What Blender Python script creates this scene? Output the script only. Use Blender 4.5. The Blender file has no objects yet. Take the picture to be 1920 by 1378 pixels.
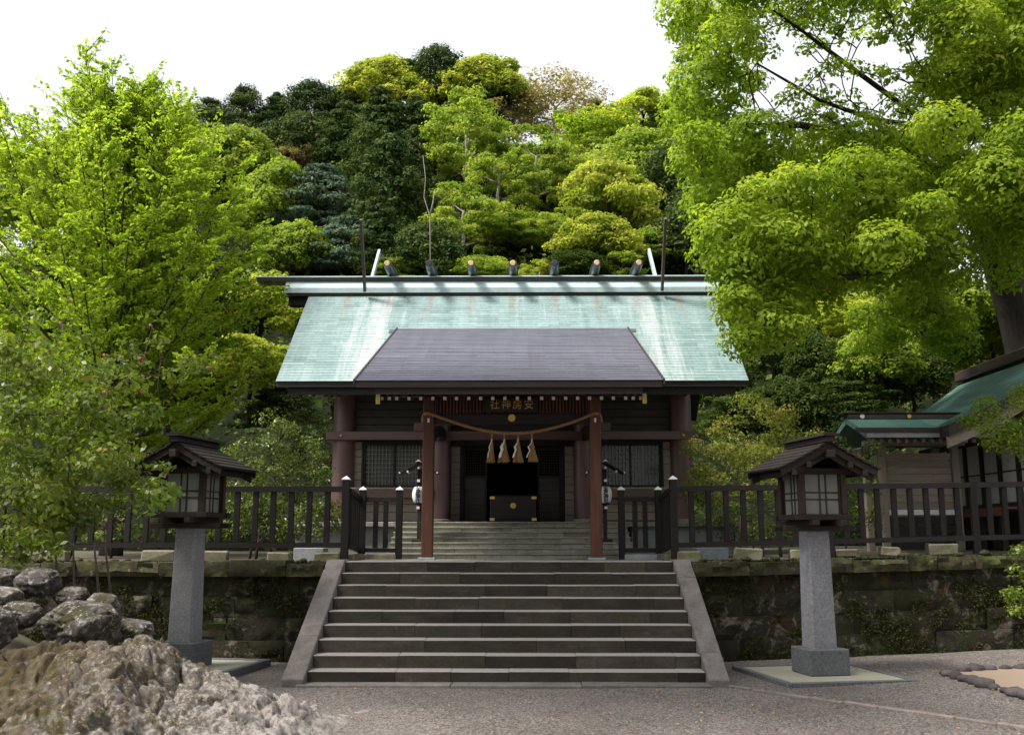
import bpy, math, random
import numpy as np
from mathutils import Vector, Matrix

random.seed(11)
RNG = np.random.default_rng(11)
S = bpy.context.scene
COL = S.collection

# ------------------------------------------------------------------ camera
FPX, PITCH, YAW, EYE, CX = 1850.0, 0.1708, 0.0112, 1.792, 0.2166
cd = bpy.data.cameras.new('camera')
cam = bpy.data.objects.new('camera', cd)
COL.objects.link(cam)
cam.location = (CX, 0, EYE)
cam.rotation_euler = (math.pi / 2 + PITCH, 0, YAW)
cd.sensor_width = 36.0
cd.lens = 36.0 * FPX / 1920.0
cd.clip_start = 0.1
cd.clip_end = 2000
cd.dof.use_dof = True
cd.dof.focus_distance = 21.0
cd.dof.aperture_fstop = 3.2
S.camera = cam

# ------------------------------------------------------------------ sky, sun, exposure
SUN_EL, SUN_AZ = math.radians(57), math.radians(-116)      # azimuth from +Y towards +X
w = bpy.data.worlds.new('World')
S.world = w
w.use_nodes = True
nt = w.node_tree
for n in list(nt.nodes):
    nt.nodes.remove(n)
sky = nt.nodes.new('ShaderNodeTexSky')
sky.sky_type = 'NISHITA'
sky.sun_disc = False
sky.sun_elevation = SUN_EL
sky.sun_rotation = SUN_AZ
sky.air_density = 1.0
sky.dust_density = 6.0
sky.ozone_density = 1.0
hsv = nt.nodes.new('ShaderNodeHueSaturation')
hsv.inputs['Saturation'].default_value = 0.28
hsv.inputs['Value'].default_value = 1.0
bg = nt.nodes.new('ShaderNodeBackground')
bg.inputs['Strength'].default_value = 0.15
wo = nt.nodes.new('ShaderNodeOutputWorld')
cloud = nt.nodes.new('ShaderNodeMixRGB')                  # even, thin white overcast in front of the clear sky
cloud.inputs[0].default_value = 0.62
cloud.inputs[2].default_value = (3.0, 3.05, 3.15, 1)
nt.links.new(sky.outputs[0], hsv.inputs['Color'])
nt.links.new(hsv.outputs[0], cloud.inputs[1])
nt.links.new(cloud.outputs[0], bg.inputs['Color'])
nt.links.new(bg.outputs[0], wo.inputs['Surface'])

ld = bpy.data.lights.new('sun', 'SUN')
ld.energy = 3.0
ld.angle = math.radians(14)
ld.color = (1.0, 0.95, 0.86)
sun = bpy.data.objects.new('sun', ld)
COL.objects.link(sun)
sdir = Vector((math.sin(SUN_AZ) * math.cos(SUN_EL), math.cos(SUN_AZ) * math.cos(SUN_EL), math.sin(SUN_EL)))
sun.rotation_euler = sdir.to_track_quat('Z', 'Y').to_euler()
sun.location = sdir * 60

S.view_settings.view_transform = 'Standard'
S.view_settings.look = 'None'
S.view_settings.exposure = 1.3
S.view_settings.gamma = 1.0
S.render.engine = 'CYCLES'
S.cycles.use_denoising = True
S.cycles.max_bounces = 6
S.cycles.diffuse_bounces = 3
S.cycles.glossy_bounces = 2
S.cycles.transmission_bounces = 3
S.cycles.transparent_max_bounces = 4
S.cycles.caustics_reflective = False
S.cycles.caustics_refractive = False


# ------------------------------------------------------------------ measuring: photo pixel -> place at depth Y
def ray(px, py):
    a = (px - 960) / FPX
    u = (689 - py) / FPX
    c, s = math.cos(PITCH), math.sin(PITCH)
    y = c - s * u
    z = s + c * u
    c, s = math.cos(YAW), math.sin(YAW)
    return c * a - s * y, s * a + c * y, z


def at(px, py, Y):
    r = ray(px, py)
    t = Y / r[1]
    return Vector((CX + r[0] * t, Y, EYE + r[2] * t))


def atz(px, py, z):
    r = ray(px, py)
    t = (z - EYE) / r[2]
    return Vector((CX + r[0] * t, r[1] * t, z))


# ------------------------------------------------------------------ mesh helper
def chain_loc(o):
    p = Vector((0, 0, 0))
    while o is not None:
        p += o.location
        o = o.parent
    return p


def tag(o, label=None, cat=None, group=None, kind=None):
    if label:
        o['label'] = label
    if cat:
        o['category'] = cat
    if group:
        o['group'] = group
    if kind:
        o['kind'] = kind
    return o


def thing(name, loc, label, cat, group=None):
    o = bpy.data.objects.new(name, None)
    COL.objects.link(o)
    o.location = loc
    o.empty_display_size = 0.2
    return tag(o, label, cat, group)


def link_mesh(name, me, mat, parent=None, loc=(0, 0, 0), smooth=False):
    if mat is not None and len(me.materials) == 0:
        me.materials.append(mat)
    o = bpy.data.objects.new(name, me)
    COL.objects.link(o)
    o.location = loc
    if parent is not None:
        o.parent = parent
    if smooth:
        me.polygons.foreach_set('use_smooth', [True] * len(me.polygons))
    return o


class MB:
    def __init__(s):
        s.v = []
        s.f = []

    def add(s, vs, fs):
        b = len(s.v)
        s.v += [tuple(q) for q in vs]
        s.f += [tuple(i + b for i in q) for q in fs]
        return s

    def box(s, x0, x1, y0, y1, z0, z1, ch=0.0, jit=0.0):
        if ch <= 0:
            vs = [(x, y, z) for x in (x0, x1) for y in (y0, y1) for z in (z0, z1)]
            fs = [(0, 1, 3, 2), (4, 6, 7, 5), (0, 4, 5, 1), (2, 3, 7, 6), (0, 2, 6, 4), (1, 5, 7, 3)]
        else:
            ch = min(ch, 0.45 * min(x1 - x0, y1 - y0, z1 - z0))
            vs, idx = [], {}
            for i, x in enumerate((x0, x1)):
                for j, y in enumerate((y0, y1)):
                    for k, z in enumerate((z0, z1)):
                        dx, dy, dz = (ch if i == 0 else -ch), (ch if j == 0 else -ch), (ch if k == 0 else -ch)
                        jx, jy, jz = (random.uniform(-jit, jit) for _ in range(3))
                        for ax, q in enumerate(((x, y + dy, z + dz), (x + dx, y, z + dz), (x + dx, y + dy, z))):
                            idx[i, j, k, ax] = len(vs)
                            vs.append((q[0] + jx, q[1] + jy, q[2] + jz))
            fs = []
            g = lambda i, j, k, a: idx[i, j, k, a]
            fs.append((g(0, 0, 0, 0), g(0, 0, 1, 0), g(0, 1, 1, 0), g(0, 1, 0, 0)))
            fs.append((g(1, 0, 0, 0), g(1, 1, 0, 0), g(1, 1, 1, 0), g(1, 0, 1, 0)))
            fs.append((g(0, 0, 0, 1), g(1, 0, 0, 1), g(1, 0, 1, 1), g(0, 0, 1, 1)))
            fs.append((g(0, 1, 0, 1), g(0, 1, 1, 1), g(1, 1, 1, 1), g(1, 1, 0, 1)))
            fs.append((g(0, 0, 0, 2), g(0, 1, 0, 2), g(1, 1, 0, 2), g(1, 0, 0, 2)))
            fs.append((g(0, 0, 1, 2), g(1, 0, 1, 2), g(1, 1, 1, 2), g(0, 1, 1, 2)))
            for j in (0, 1):
                for k in (0, 1):
                    fs.append((g(0, j, k, 1), g(1, j, k, 1), g(1, j, k, 2), g(0, j, k, 2)))
            for i in (0, 1):
                for k in (0, 1):
                    fs.append((g(i, 0, k, 0), g(i, 1, k, 0), g(i, 1, k, 2), g(i, 0, k, 2)))
            for i in (0, 1):
                for j in (0, 1):
                    fs.append((g(i, j, 0, 0), g(i, j, 1, 0), g(i, j, 1, 1), g(i, j, 0, 1)))
            for i in (0, 1):
                for j in (0, 1):
                    for k in (0, 1):
                        fs.append((g(i, j, k, 0), g(i, j, k, 1), g(i, j, k, 2)))
        return s.add(vs, fs)

    def prism(s, poly, axis, a0, a1):
        """poly: 2-D outline; axis 'x': (y,z) outline pushed along x; 'y': (x,z); 'z': (x,y)"""
        n = len(poly)
        mk = {'x': lambda p, a: (a, p[0], p[1]), 'y': lambda p, a: (p[0], a, p[1]), 'z': lambda p, a: (p[0], p[1], a)}[axis]
        vs = [mk(p, a0) for p in poly] + [mk(p, a1) for p in poly]
        fs = [tuple(range(n))[::-1], tuple(range(n, 2 * n))]
        for i in range(n):
            j = (i + 1) % n
            fs.append((i, j, n + j, n + i))
        return s.add(vs, fs)

    def tube(s, pts, rad, n=8, cap=True):
        pts = [Vector(p) for p in pts]
        if not hasattr(rad, '__len__'):
            rad = [rad] * len(pts)
        vs, fs = [], []
        up = None
        for i, p in enumerate(pts):
            t = (pts[min(i + 1, len(pts) - 1)] - pts[max(i - 1, 0)])
            t = t.normalized() if t.length > 1e-9 else Vector((0, 0, 1))
            if up is None:
                up = t.orthogonal().normalized()
            else:
                up = (up - t * up.dot(t))
                up = up.normalized() if up.length > 1e-6 else t.orthogonal().normalized()
            b = t.cross(up)
            for k in range(n):
                a = 2 * math.pi * k / n
                vs.append(p + (up * math.cos(a) + b * math.sin(a)) * rad[i])
        for i in range(len(pts) - 1):
            for k in range(n):
                k2 = (k + 1) % n
                fs.append((i * n + k, i * n + k2, (i + 1) * n + k2, (i + 1) * n + k))
        if cap:
            fs.append(tuple(range(n))[::-1])
            fs.append(tuple((len(pts) - 1) * n + k for k in range(n)))
        return s.add(vs, fs)

    def lathe(s, prof, c, n=24):
        """prof: (r, z) list about the vertical line through c"""
        vs, fs = [], []
        for r, z in prof:
            for k in range(n):
                a = 2 * math.pi * k / n
                vs.append((c[0] + r * math.cos(a), c[1] + r * math.sin(a), c[2] + z))
        for i in range(len(prof) - 1):
            for k in range(n):
                k2 = (k + 1) % n
                fs.append((i * n + k, i * n + k2, (i + 1) * n + k2, (i + 1) * n + k))
        fs.append(tuple(range(n))[::-1])
        fs.append(tuple((len(prof) - 1) * n + k for k in range(n)))
        return s.add(vs, fs)

    def move(s, M):
        s.v = [tuple(M @ Vector(p)) for p in s.v]
        return s

    def mesh(s, name, off=(0, 0, 0)):
        me = bpy.data.meshes.new(name)
        me.from_pydata([(p[0] - off[0], p[1] - off[1], p[2] - off[2]) for p in s.v], [], s.f)
        me.update()
        return me

    def build(s, name, mat, parent=None, smooth=False, angle=None, label=None, kind=None):
        a = np.array(s.v)
        c = Vector(((a.min(0) + a.max(0)) / 2).tolist())
        me = s.mesh(name, c)
        o = link_mesh(name, me, mat, parent, c - chain_loc(parent), smooth)
        if smooth and angle:
            me.set_sharp_from_angle(angle=angle)
        if label:
            o['label'] = label
        if kind:
            o['kind'] = kind
        return o


# ------------------------------------------------------------------ materials
MAT = {}


def lin(c):
    return tuple(c) + (1.0,) if len(c) == 3 else tuple(c)


class NT:
    def __init__(s, name):
        s.m = bpy.data.materials.new(name)
        s.m.use_nodes = True
        s.t = s.m.node_tree
        for n in list(s.t.nodes):
            s.t.nodes.remove(n)
        s.out = s.n('ShaderNodeOutputMaterial')

    def n(s, ty, **kw):
        q = s.t.nodes.new(ty)
        for k, v in kw.items():
            setattr(q, k, v)
        return q

    def l(s, a, b):
        s.t.links.new(a, b)

    def ramp(s, src, stops):
        r = s.n('ShaderNodeValToRGB')
        e = r.color_ramp.elements
        while len(e) < len(stops):
            e.new(0.5)
        for q, (p, c) in zip(e, stops):
            q.position = p
            q.color = lin(c)
        s.l(src, r.inputs[0])
        return r.outputs[0]

    def coords(s, scale=(1, 1, 1), mode='Object'):
        tc = s.n('ShaderNodeTexCoord')
        mp = s.n('ShaderNodeMapping')
        mp.inputs['Scale'].default_value = scale
        s.l(tc.outputs[mode], mp.inputs[0])
        oi = s.n('ShaderNodeObjectInfo')
        mu = s.n('ShaderNodeMath', operation='MULTIPLY')
        mu.inputs[1].default_value = 37.0
        s.l(oi.outputs['Random'], mu.inputs[0])
        s.vec, s.w, s.rnd = mp.outputs[0], mu.outputs[0], oi.outputs['Random']
        return s.vec

    def noise(s, scale, detail=6, rough=0.6, dist=0.0, vec=None):
        q = s.n('ShaderNodeTexNoise', noise_dimensions='4D')
        q.inputs['Scale'].default_value = scale
        q.inputs['Detail'].default_value = detail
        q.inputs['Roughness'].default_value = rough
        q.inputs['Distortion'].default_value = dist
        s.l(vec or s.vec, q.inputs['Vector'])
        s.l(s.w, q.inputs['W'])
        return q.outputs[0]

    def mix(s, fac, a, b, mode='MIX'):
        q = s.n('ShaderNodeMixRGB', blend_type=mode)
        for sock, v in ((q.inputs[0], fac), (q.inputs[1], a), (q.inputs[2], b)):
            if hasattr(v, 'is_linked') or hasattr(v, 'node'):
                s.l(v, sock)
            elif isinstance(v, (int, float)):
                sock.default_value = v
            else:
                sock.default_value = lin(v)
        return q.outputs[0]

    def math(s, op, a, b=0.0):
        q = s.n('ShaderNodeMath', operation=op)
        for sock, v in ((q.inputs[0], a), (q.inputs[1], b)):
            if hasattr(v, 'node'):
                s.l(v, sock)
            else:
                sock.default_value = v
        return q.outputs[0]

    def vary(s, col, amount):
        """per-object value variation"""
        h = s.n('ShaderNodeHueSaturation')
        mr = s.n('ShaderNodeMapRange')
        mr.inputs['To Min'].default_value = 1 - amount
        mr.inputs['To Max'].default_value = 1 + amount
        s.l(s.rnd, mr.inputs[0])
        s.l(mr.outputs[0], h.inputs['Value'])
        s.l(col, h.inputs['Color'])
        return h.outputs[0]

    def bsdf(s, col, rough=0.7, metal=0.0, spec=0.3, bump=None, bs=0.3, bd=0.01):
        p = s.n('ShaderNodeBsdfPrincipled')
        if hasattr(col, 'node'):
            s.l(col, p.inputs['Base Color'])
        else:
            p.inputs['Base Color'].default_value = lin(col)
        if hasattr(rough, 'node'):
            s.l(rough, p.inputs['Roughness'])
        else:
            p.inputs['Roughness'].default_value = rough
        p.inputs['Metallic'].default_value = metal
        p.inputs['Specular IOR Level'].default_value = spec
        if bump is not None:
            b = s.n('ShaderNodeBump')
            b.inputs['Strength'].default_value = bs
            b.inputs['Distance'].default_value = bd
            s.l(bump, b.inputs['Height'])
            s.l(b.outputs[0], p.inputs['Normal'])
        s.l(p.outputs[0], s.out.inputs[0])
        return s.m


def stone_mat(name, stops, scale=6, vary=0.15, rough=0.85, bump=0.5, bd=0.01, over=None, stretch=(1, 1, 1), spec=0.25, world=False, worn_skylit=None):
    """noise-coloured stone; over = list of (stops-threshold lo, hi, colour, noise scale) patches"""
    k = NT(name)
    k.coords(stretch)
    c = k.ramp(k.noise(scale, 8, 0.65), stops)
    for i_, (lo, hi, col, sc) in enumerate(over or []):
        if world:                             # stains and moss run on across the joints
            ge = k.n('ShaderNodeNewGeometry')
            mp = k.n('ShaderNodeMapping')
            mp.inputs['Location'].default_value = (i_ * 17.3, i_ * 5.1, i_ * 9.7)
            k.l(ge.outputs['Position'], mp.inputs[0])
            q_ = k.n('ShaderNodeTexNoise')
            q_.inputs['Scale'].default_value = sc
            q_.inputs['Detail'].default_value = 7
            q_.inputs['Roughness'].default_value = 0.72
            q_.inputs['Distortion'].default_value = 0.5
            k.l(mp.outputs[0], q_.inputs['Vector'])
            src = q_.outputs[0]
        else:
            src = k.noise(sc, 6, 0.7, 0.4)
        f = k.ramp(src, [(lo, (0, 0, 0)), (hi, (1, 1, 1))])
        c = k.mix(f, c, col)
    g = k.ramp(k.noise(scale * 14, 3, 0.7), [(0.3, (0.72, 0.72, 0.72)), (0.7, (1.25, 1.25, 1.25))])
    c = k.mix(1.0, c, g, 'MULTIPLY')
    c = k.vary(c, vary)
    if worn_skylit:                                  # upward faces paler: wear and dust, with sky light painted in
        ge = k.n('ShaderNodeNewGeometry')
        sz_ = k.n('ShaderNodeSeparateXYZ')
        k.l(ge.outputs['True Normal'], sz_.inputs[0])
        c = k.mix(k.ramp(sz_.outputs[2], [(0.3, (0, 0, 0)), (0.6, (0.85, 0.85, 0.85))]), c, worn_skylit)
    b = k.noise(scale * 3, 8, 0.75)
    MAT[name] = k.bsdf(c, rough, 0, spec, b, bump, bd)
    return MAT[name]


def wood_mat(name, a, b, vary=0.12, rough=0.65, axis='z', scale=5, spec=0.3, bump=0.25):
    k = NT(name)
    st = {'x': (0.08, 1, 1), 'y': (1, 0.08, 1), 'z': (1, 1, 0.08)}[axis]
    k.coords(st)
    c = k.ramp(k.noise(scale * 4, 6, 0.7, 0.6), [(0.3, a), (0.72, b)])
    c = k.vary(c, vary)
    d = k.ramp(k.noise(scale * 0.5, 4, 0.6), [(0.3, (0.75, 0.75, 0.75)), (0.7, (1.15, 1.15, 1.15))])
    c = k.mix(1.0, c, d, 'MULTIPLY')
    MAT[name] = k.bsdf(c, rough, 0, spec, k.noise(scale * 8, 5, 0.7), bump, 0.004)
    return MAT[name]


def plain_mat(name, col, rough=0.6, metal=0.0, spec=0.4, var=0.12, scale=12, bump=0.1):
    k = NT(name)
    k.coords()
    a = tuple(q * (1 - var) for q in col)
    b = tuple(min(1, q * (1 + var)) for q in col)
    c = k.ramp(k.noise(scale, 6, 0.65), [(0.3, a), (0.7, b)])
    MAT[name] = k.bsdf(c, rough, metal, spec, k.noise(scale * 4, 4), bump, 0.003)
    return MAT[name]


def leaf_mat(name, stops, trans=0.35, tcol=1.5, rough=0.5, spec=0.25, var=0.12):
    """colour from the per-leaf 'tint' attribute"""
    k = NT(name)
    k.coords()
    a = k.n('ShaderNodeAttribute', attribute_name='tint')
    c = k.ramp(a.outputs['Fac'], stops)
    c = k.vary(c, var)
    p = k.n('ShaderNodeBsdfPrincipled')
    k.l(c, p.inputs['Base Color'])
    p.inputs['Roughness'].default_value = rough
    p.inputs['Specular IOR Level'].default_value = spec
    t = k.n('ShaderNodeBsdfTranslucent')
    tc = k.mix(1.0, c, (tcol, tcol * 1.05, tcol * 0.55), 'MULTIPLY')
    k.l(tc, t.inputs['Color'])
    m = k.n('ShaderNodeMixShader')
    m.inputs[0].default_value = trans
    k.l(p.outputs[0], m.inputs[1])
    k.l(t.outputs[0], m.inputs[2])
    k.l(m.outputs[0], k.out.inputs[0])
    MAT[name] = k.m
    return k.m


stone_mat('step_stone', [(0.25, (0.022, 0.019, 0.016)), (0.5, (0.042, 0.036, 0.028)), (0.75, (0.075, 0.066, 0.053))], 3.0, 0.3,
          over=[(0.52, 0.72, (0.042, 0.04, 0.02), 2.2), (0.6, 0.75, (0.1, 0.09, 0.078), 5)], stretch=(0.6, 1, 1.4), bump=0.35, worn_skylit=(0.33, 0.3, 0.285))
stone_mat('slab_stone', [(0.25, (0.08, 0.069, 0.065)), (0.5, (0.14, 0.123, 0.116)), (0.8, (0.2, 0.182, 0.174))], 4.0, 0.16,
          over=[(0.58, 0.72, (0.09, 0.07, 0.06), 3)], bump=0.6)
stone_mat('pale_stone', [(0.25, (0.15, 0.145, 0.12)), (0.5, (0.26, 0.25, 0.21)), (0.8, (0.36, 0.345, 0.3))], 4.0, 0.16,
          over=[(0.55, 0.75, (0.16, 0.15, 0.09), 2.5)], bump=0.3)
stone_mat('plinth_stone', [(0.3, (0.27, 0.28, 0.3)), (0.7, (0.38, 0.39, 0.42))], 4.0, 0.05, over=[(0.6, 0.8, (0.2, 0.2, 0.19), 2)], bump=0.2)
stone_mat('granite', [(0.35, (0.13, 0.13, 0.14)), (0.5, (0.2, 0.2, 0.215)), (0.65, (0.27, 0.27, 0.29))], 45, 0.05,
          over=[(0.5, 0.72, (0.15, 0.15, 0.15), 1.6)], bump=0.25, bd=0.003)
stone_mat('granite_dark', [(0.35, (0.06, 0.063, 0.07)), (0.5, (0.1, 0.103, 0.11)), (0.65, (0.15, 0.152, 0.165))], 45, 0.05,
          over=[(0.5, 0.75, (0.13, 0.13, 0.12), 3)], bump=0.25, bd=0.003)
stone_mat('wall_stone', [(0.22, (0.01, 0.0085, 0.005)), (0.5, (0.028, 0.023, 0.013)), (0.8, (0.065, 0.053, 0.034))], 7, 0.08, world=True,
          over=[(0.46, 0.6, (0.026, 0.028, 0.008), 1.4), (0.56, 0.66, (0.075, 0.037, 0.014), 1.3), (0.55, 0.62, (0.17, 0.15, 0.12), 3.2), (0.56, 0.66, (0.026, 0.044, 0.01), 1.9), (0.55, 0.66, (0.011, 0.01, 0.006), 2.4)], bump=1.0, bd=0.035)
stone_mat('cap_stone', [(0.25, (0.014, 0.012, 0.007)), (0.5, (0.035, 0.03, 0.015)), (0.8, (0.08, 0.068, 0.042))], 8, 0.3, world=True,
          over=[(0.48, 0.62, (0.05, 0.062, 0.014), 4), (0.6, 0.7, (0.2, 0.18, 0.14), 8)], bump=1.0, bd=0.02)
stone_mat('boulder', [(0.25, (0.03, 0.025, 0.021)), (0.5, (0.1, 0.087, 0.078)), (0.78, (0.2, 0.18, 0.168))], 9, 0.3,
          over=[(0.48, 0.6, (0.05, 0.046, 0.02), 3.5), (0.54, 0.6, (0.26, 0.235, 0.22), 9), (0.57, 0.61, (0.38, 0.35, 0.335), 22)], bump=1.0, bd=0.03)
stone_mat('dark_rock', [(0.3, (0.035, 0.03, 0.032)), (0.7, (0.1, 0.085, 0.085))], 5, 0.3, bump=0.6, bd=0.01)
stone_mat('kerb_stone', [(0.3, (0.13, 0.11, 0.095)), (0.7, (0.24, 0.205, 0.185))], 5, 0.2, bump=0.5)
stone_mat('footing_stone', [(0.3, (0.12, 0.105, 0.07)), (0.7, (0.25, 0.225, 0.16))], 4, 0.2, over=[(0.5, 0.65, (0.08, 0.1, 0.03), 2)], bump=0.5)
wood_mat('porch_wood', (0.075, 0.028, 0.017), (0.14, 0.058, 0.036), rough=0.55)
wood_mat('porch_wood_x', (0.05, 0.02, 0.013), (0.09, 0.036, 0.023), axis='x')
wood_mat('rafter_wood', (0.06, 0.024, 0.014), (0.11, 0.045, 0.028), axis='y')
wood_mat('dark_wood', (0.014, 0.011, 0.01), (0.03, 0.023, 0.021), rough=0.6)
wood_mat('dark_wood_x', (0.014, 0.011, 0.01), (0.03, 0.023, 0.021), axis='x', rough=0.6)
wood_mat('fence_wood', (0.006, 0.0042, 0.0038), (0.0135, 0.0098, 0.009), rough=0.55)
wood_mat('fence_rail', (0.009, 0.0064, 0.006), (0.02, 0.0145, 0.0135), axis='x', rough=0.5)
wood_mat('lantern_wood', (0.014, 0.0098, 0.008), (0.032, 0.022, 0.0175), axis='x', rough=0.75)
wood_mat('lantern_wood_z', (0.026, 0.016, 0.012), (0.055, 0.033, 0.024), axis='z', rough=0.75)
wood_mat('tan_wood', (0.2, 0.165, 0.135), (0.33, 0.275, 0.23), axis='x', rough=0.8)
wood_mat('tan_wood_z', (0.2, 0.165, 0.135), (0.33, 0.275, 0.23), axis='z', rough=0.8)
wood_mat('deck_wood', (0.1, 0.045, 0.03), (0.17, 0.08, 0.05), axis='y', rough=0.7)
plain_mat('purple_paint', (0.125, 0.07, 0.067), 0.42, spec=0.5, var=0.15, scale=2)
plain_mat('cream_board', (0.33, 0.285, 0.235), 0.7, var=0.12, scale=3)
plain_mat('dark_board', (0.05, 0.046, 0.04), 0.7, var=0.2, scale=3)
plain_mat('lattice_paint', (0.2, 0.205, 0.18), 0.6, var=0.15)
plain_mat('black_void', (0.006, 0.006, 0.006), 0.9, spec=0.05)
plain_mat('white_paint', (0.75, 0.72, 0.68), 0.55, var=0.06)
plain_mat('white_metal', (0.78, 0.78, 0.8), 0.35, spec=0.6, var=0.06)
plain_mat('gold', (0.65, 0.42, 0.11), 0.38, metal=0.85, var=0.15)
plain_mat('pale_gold', (0.62, 0.46, 0.25), 0.5, metal=0.3, var=0.2, scale=30)
plain_mat('patina_ridge', (0.36, 0.46, 0.48), 0.4, spec=0.5, var=0.15, scale=5)
plain_mat('brass_plate', (0.5, 0.42, 0.12), 0.5, metal=0.2, var=0.1)
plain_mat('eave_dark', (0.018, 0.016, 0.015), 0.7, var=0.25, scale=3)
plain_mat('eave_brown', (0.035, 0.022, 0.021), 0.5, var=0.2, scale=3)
plain_mat('paper', (0.7, 0.7, 0.68), 0.8, var=0.04, scale=3)
plain_mat('shoji', (0.17, 0.18, 0.165), 0.8, var=0.15, scale=4)
plain_mat('ink', (0.012, 0.018, 0.06), 0.6)
plain_mat('straw', (0.36, 0.2, 0.075), 0.85, var=0.3, scale=30)
plain_mat('rope_straw', (0.3, 0.165, 0.075), 0.85, var=0.3, scale=40, bump=0.5)
plain_mat('white_plaster', (0.62, 0.63, 0.66), 0.8, var=0.08, scale=2)
plain_mat('glass_dark', (0.018, 0.02, 0.02), 0.12, spec=0.5)
plain_mat('sand', (0.235, 0.175, 0.13), 0.95, var=0.1, scale=30, bump=0.3)
plain_mat('pale_pad', (0.27, 0.26, 0.2), 0.9, var=0.12, scale=40, bump=0.3)
plain_mat('blossom_pink', (0.55, 0.2, 0.24), 0.7, var=0.2)
plain_mat('ridge_metal', (0.065, 0.046, 0.043), 0.4, spec=0.5, var=0.25, scale=4)
plain_mat('log_metal', (0.03, 0.035, 0.04), 0.35, spec=0.5, var=0.2, scale=6)
wood_mat('bare_wood', (0.34, 0.31, 0.27), (0.55, 0.51, 0.46), rough=0.9)
wood_mat('bark', (0.035, 0.026, 0.02), (0.1, 0.08, 0.065), rough=0.9, bump=0.6)
wood_mat('bark_dark', (0.012, 0.01, 0.008), (0.04, 0.033, 0.027), rough=0.9, bump=0.6)
wood_mat('bark_pale', (0.16, 0.14, 0.11), (0.36, 0.32, 0.27), rough=0.9, bump=0.5)


def copper_mat(name, stops, streak, rough=0.5, metal=0.0, stains=False):
    """standing-weather copper shingle: colour per shingle (tint) with stains running down the slope"""
    k = NT(name)
    k.coords((2.2, 0.16, 0.16))
    s1 = k.noise(1.6, 8, 0.75, 0.2)
    a = k.n('ShaderNodeAttribute', attribute_name='tint')
    f = k.math('ADD', k.math('MULTIPLY', s1, 0.7), k.math('MULTIPLY', a.outputs['Fac'], 0.3))
    c = k.ramp(f, stops)
    s2 = k.noise(1.1, 7, 0.7, 0.1)
    for lo, hi, col in streak:
        st = [(lo, (0, 0, 0)), (hi, (0.8, 0.8, 0.8))] if lo < hi else [(hi, (0.8, 0.8, 0.8)), (lo, (0, 0, 0))]
        c = k.mix(k.ramp(s2, st), c, col)
    tc = k.n('ShaderNodeTexCoord')
    if stains:
        sx_ = k.n('ShaderNodeSeparateXYZ')
        k.l(tc.outputs['Object'], sx_.inputs[0])
        X_, Z_ = sx_.outputs[0], sx_.outputs[2]
        # two broad chalky runs, one near either end of the roof
        d_ = k.math('ABSOLUTE', k.math('SUBTRACT', k.math('ABSOLUTE', X_), 2.95))
        b_ = k.math('MAXIMUM', k.math('SUBTRACT', 1.0, k.math('DIVIDE', d_, 0.75)), 0.0)
        f_ = k.math('ADD', k.math('MULTIPLY', b_, 0.3), s1)
        c = k.mix(k.ramp(f_, [(0.64, (0, 0, 0)), (0.86, (0.7, 0.7, 0.7))]), c, (0.46, 0.49, 0.5))
        # rusty runs below each ridge log
        fr = k.math('FRACT', k.math('ADD', k.math('DIVIDE', X_, 0.905), 0.5))
        d2 = k.math('ABSOLUTE', k.math('SUBTRACT', fr, 0.5))
        b2 = k.math('MAXIMUM', k.math('SUBTRACT', 1.0, k.math('DIVIDE', d2, 0.16)), 0.0)
        zt_ = k.math('MAXIMUM', k.math('MULTIPLY', k.math('SUBTRACT', Z_, 0.1), 0.8), 0.0)
        f2 = k.math('MULTIPLY', k.math('MULTIPLY', b2, zt_), k.math('MULTIPLY', s2, 1.6))
        c = k.mix(k.ramp(f2, [(0.05, (0, 0, 0)), (0.6, (0.6, 0.6, 0.6))]), c, (0.2, 0.15, 0.12))
    fine = k.noise(14, 4, 0.7, 0, tc.outputs['Object'])
    c = k.mix(1.0, c, k.ramp(fine, [(0.3, (0.82, 0.82, 0.82)), (0.7, (1.12, 1.12, 1.12))]), 'MULTIPLY')
    r = k.ramp(fine, [(0.2, (rough - 0.1,) * 3), (0.8, (rough + 0.15,) * 3)])
    MAT[name] = k.bsdf(c, r, metal, 0.25, k.noise(30, 3, 0.6, 0, tc.outputs['Object']), 0.08, 0.003)


copper_mat('patina', [(0.3, (0.125, 0.19, 0.192)), (0.46, (0.18, 0.26, 0.262)), (0.6, (0.22, 0.3, 0.302)), (0.75, (0.29, 0.355, 0.357))],
           [(0.57, 0.7, (0.4, 0.46, 0.48)), (0.43, 0.31, (0.16, 0.165, 0.16))], 0.5, 0.0, True)
copper_mat('brown_copper', [(0.3, (0.085, 0.084, 0.112)), (0.5, (0.115, 0.114, 0.15)), (0.7, (0.145, 0.146, 0.187))],
           [(0.62, 0.85, (0.15, 0.15, 0.18))], 0.42, 0.1)
copper_mat('patina_side', [(0.3, (0.06, 0.14, 0.115)), (0.5, (0.1, 0.21, 0.18)), (0.7, (0.16, 0.28, 0.24))],
           [(0.6, 0.8, (0.24, 0.27, 0.2))], 0.6)

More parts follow.
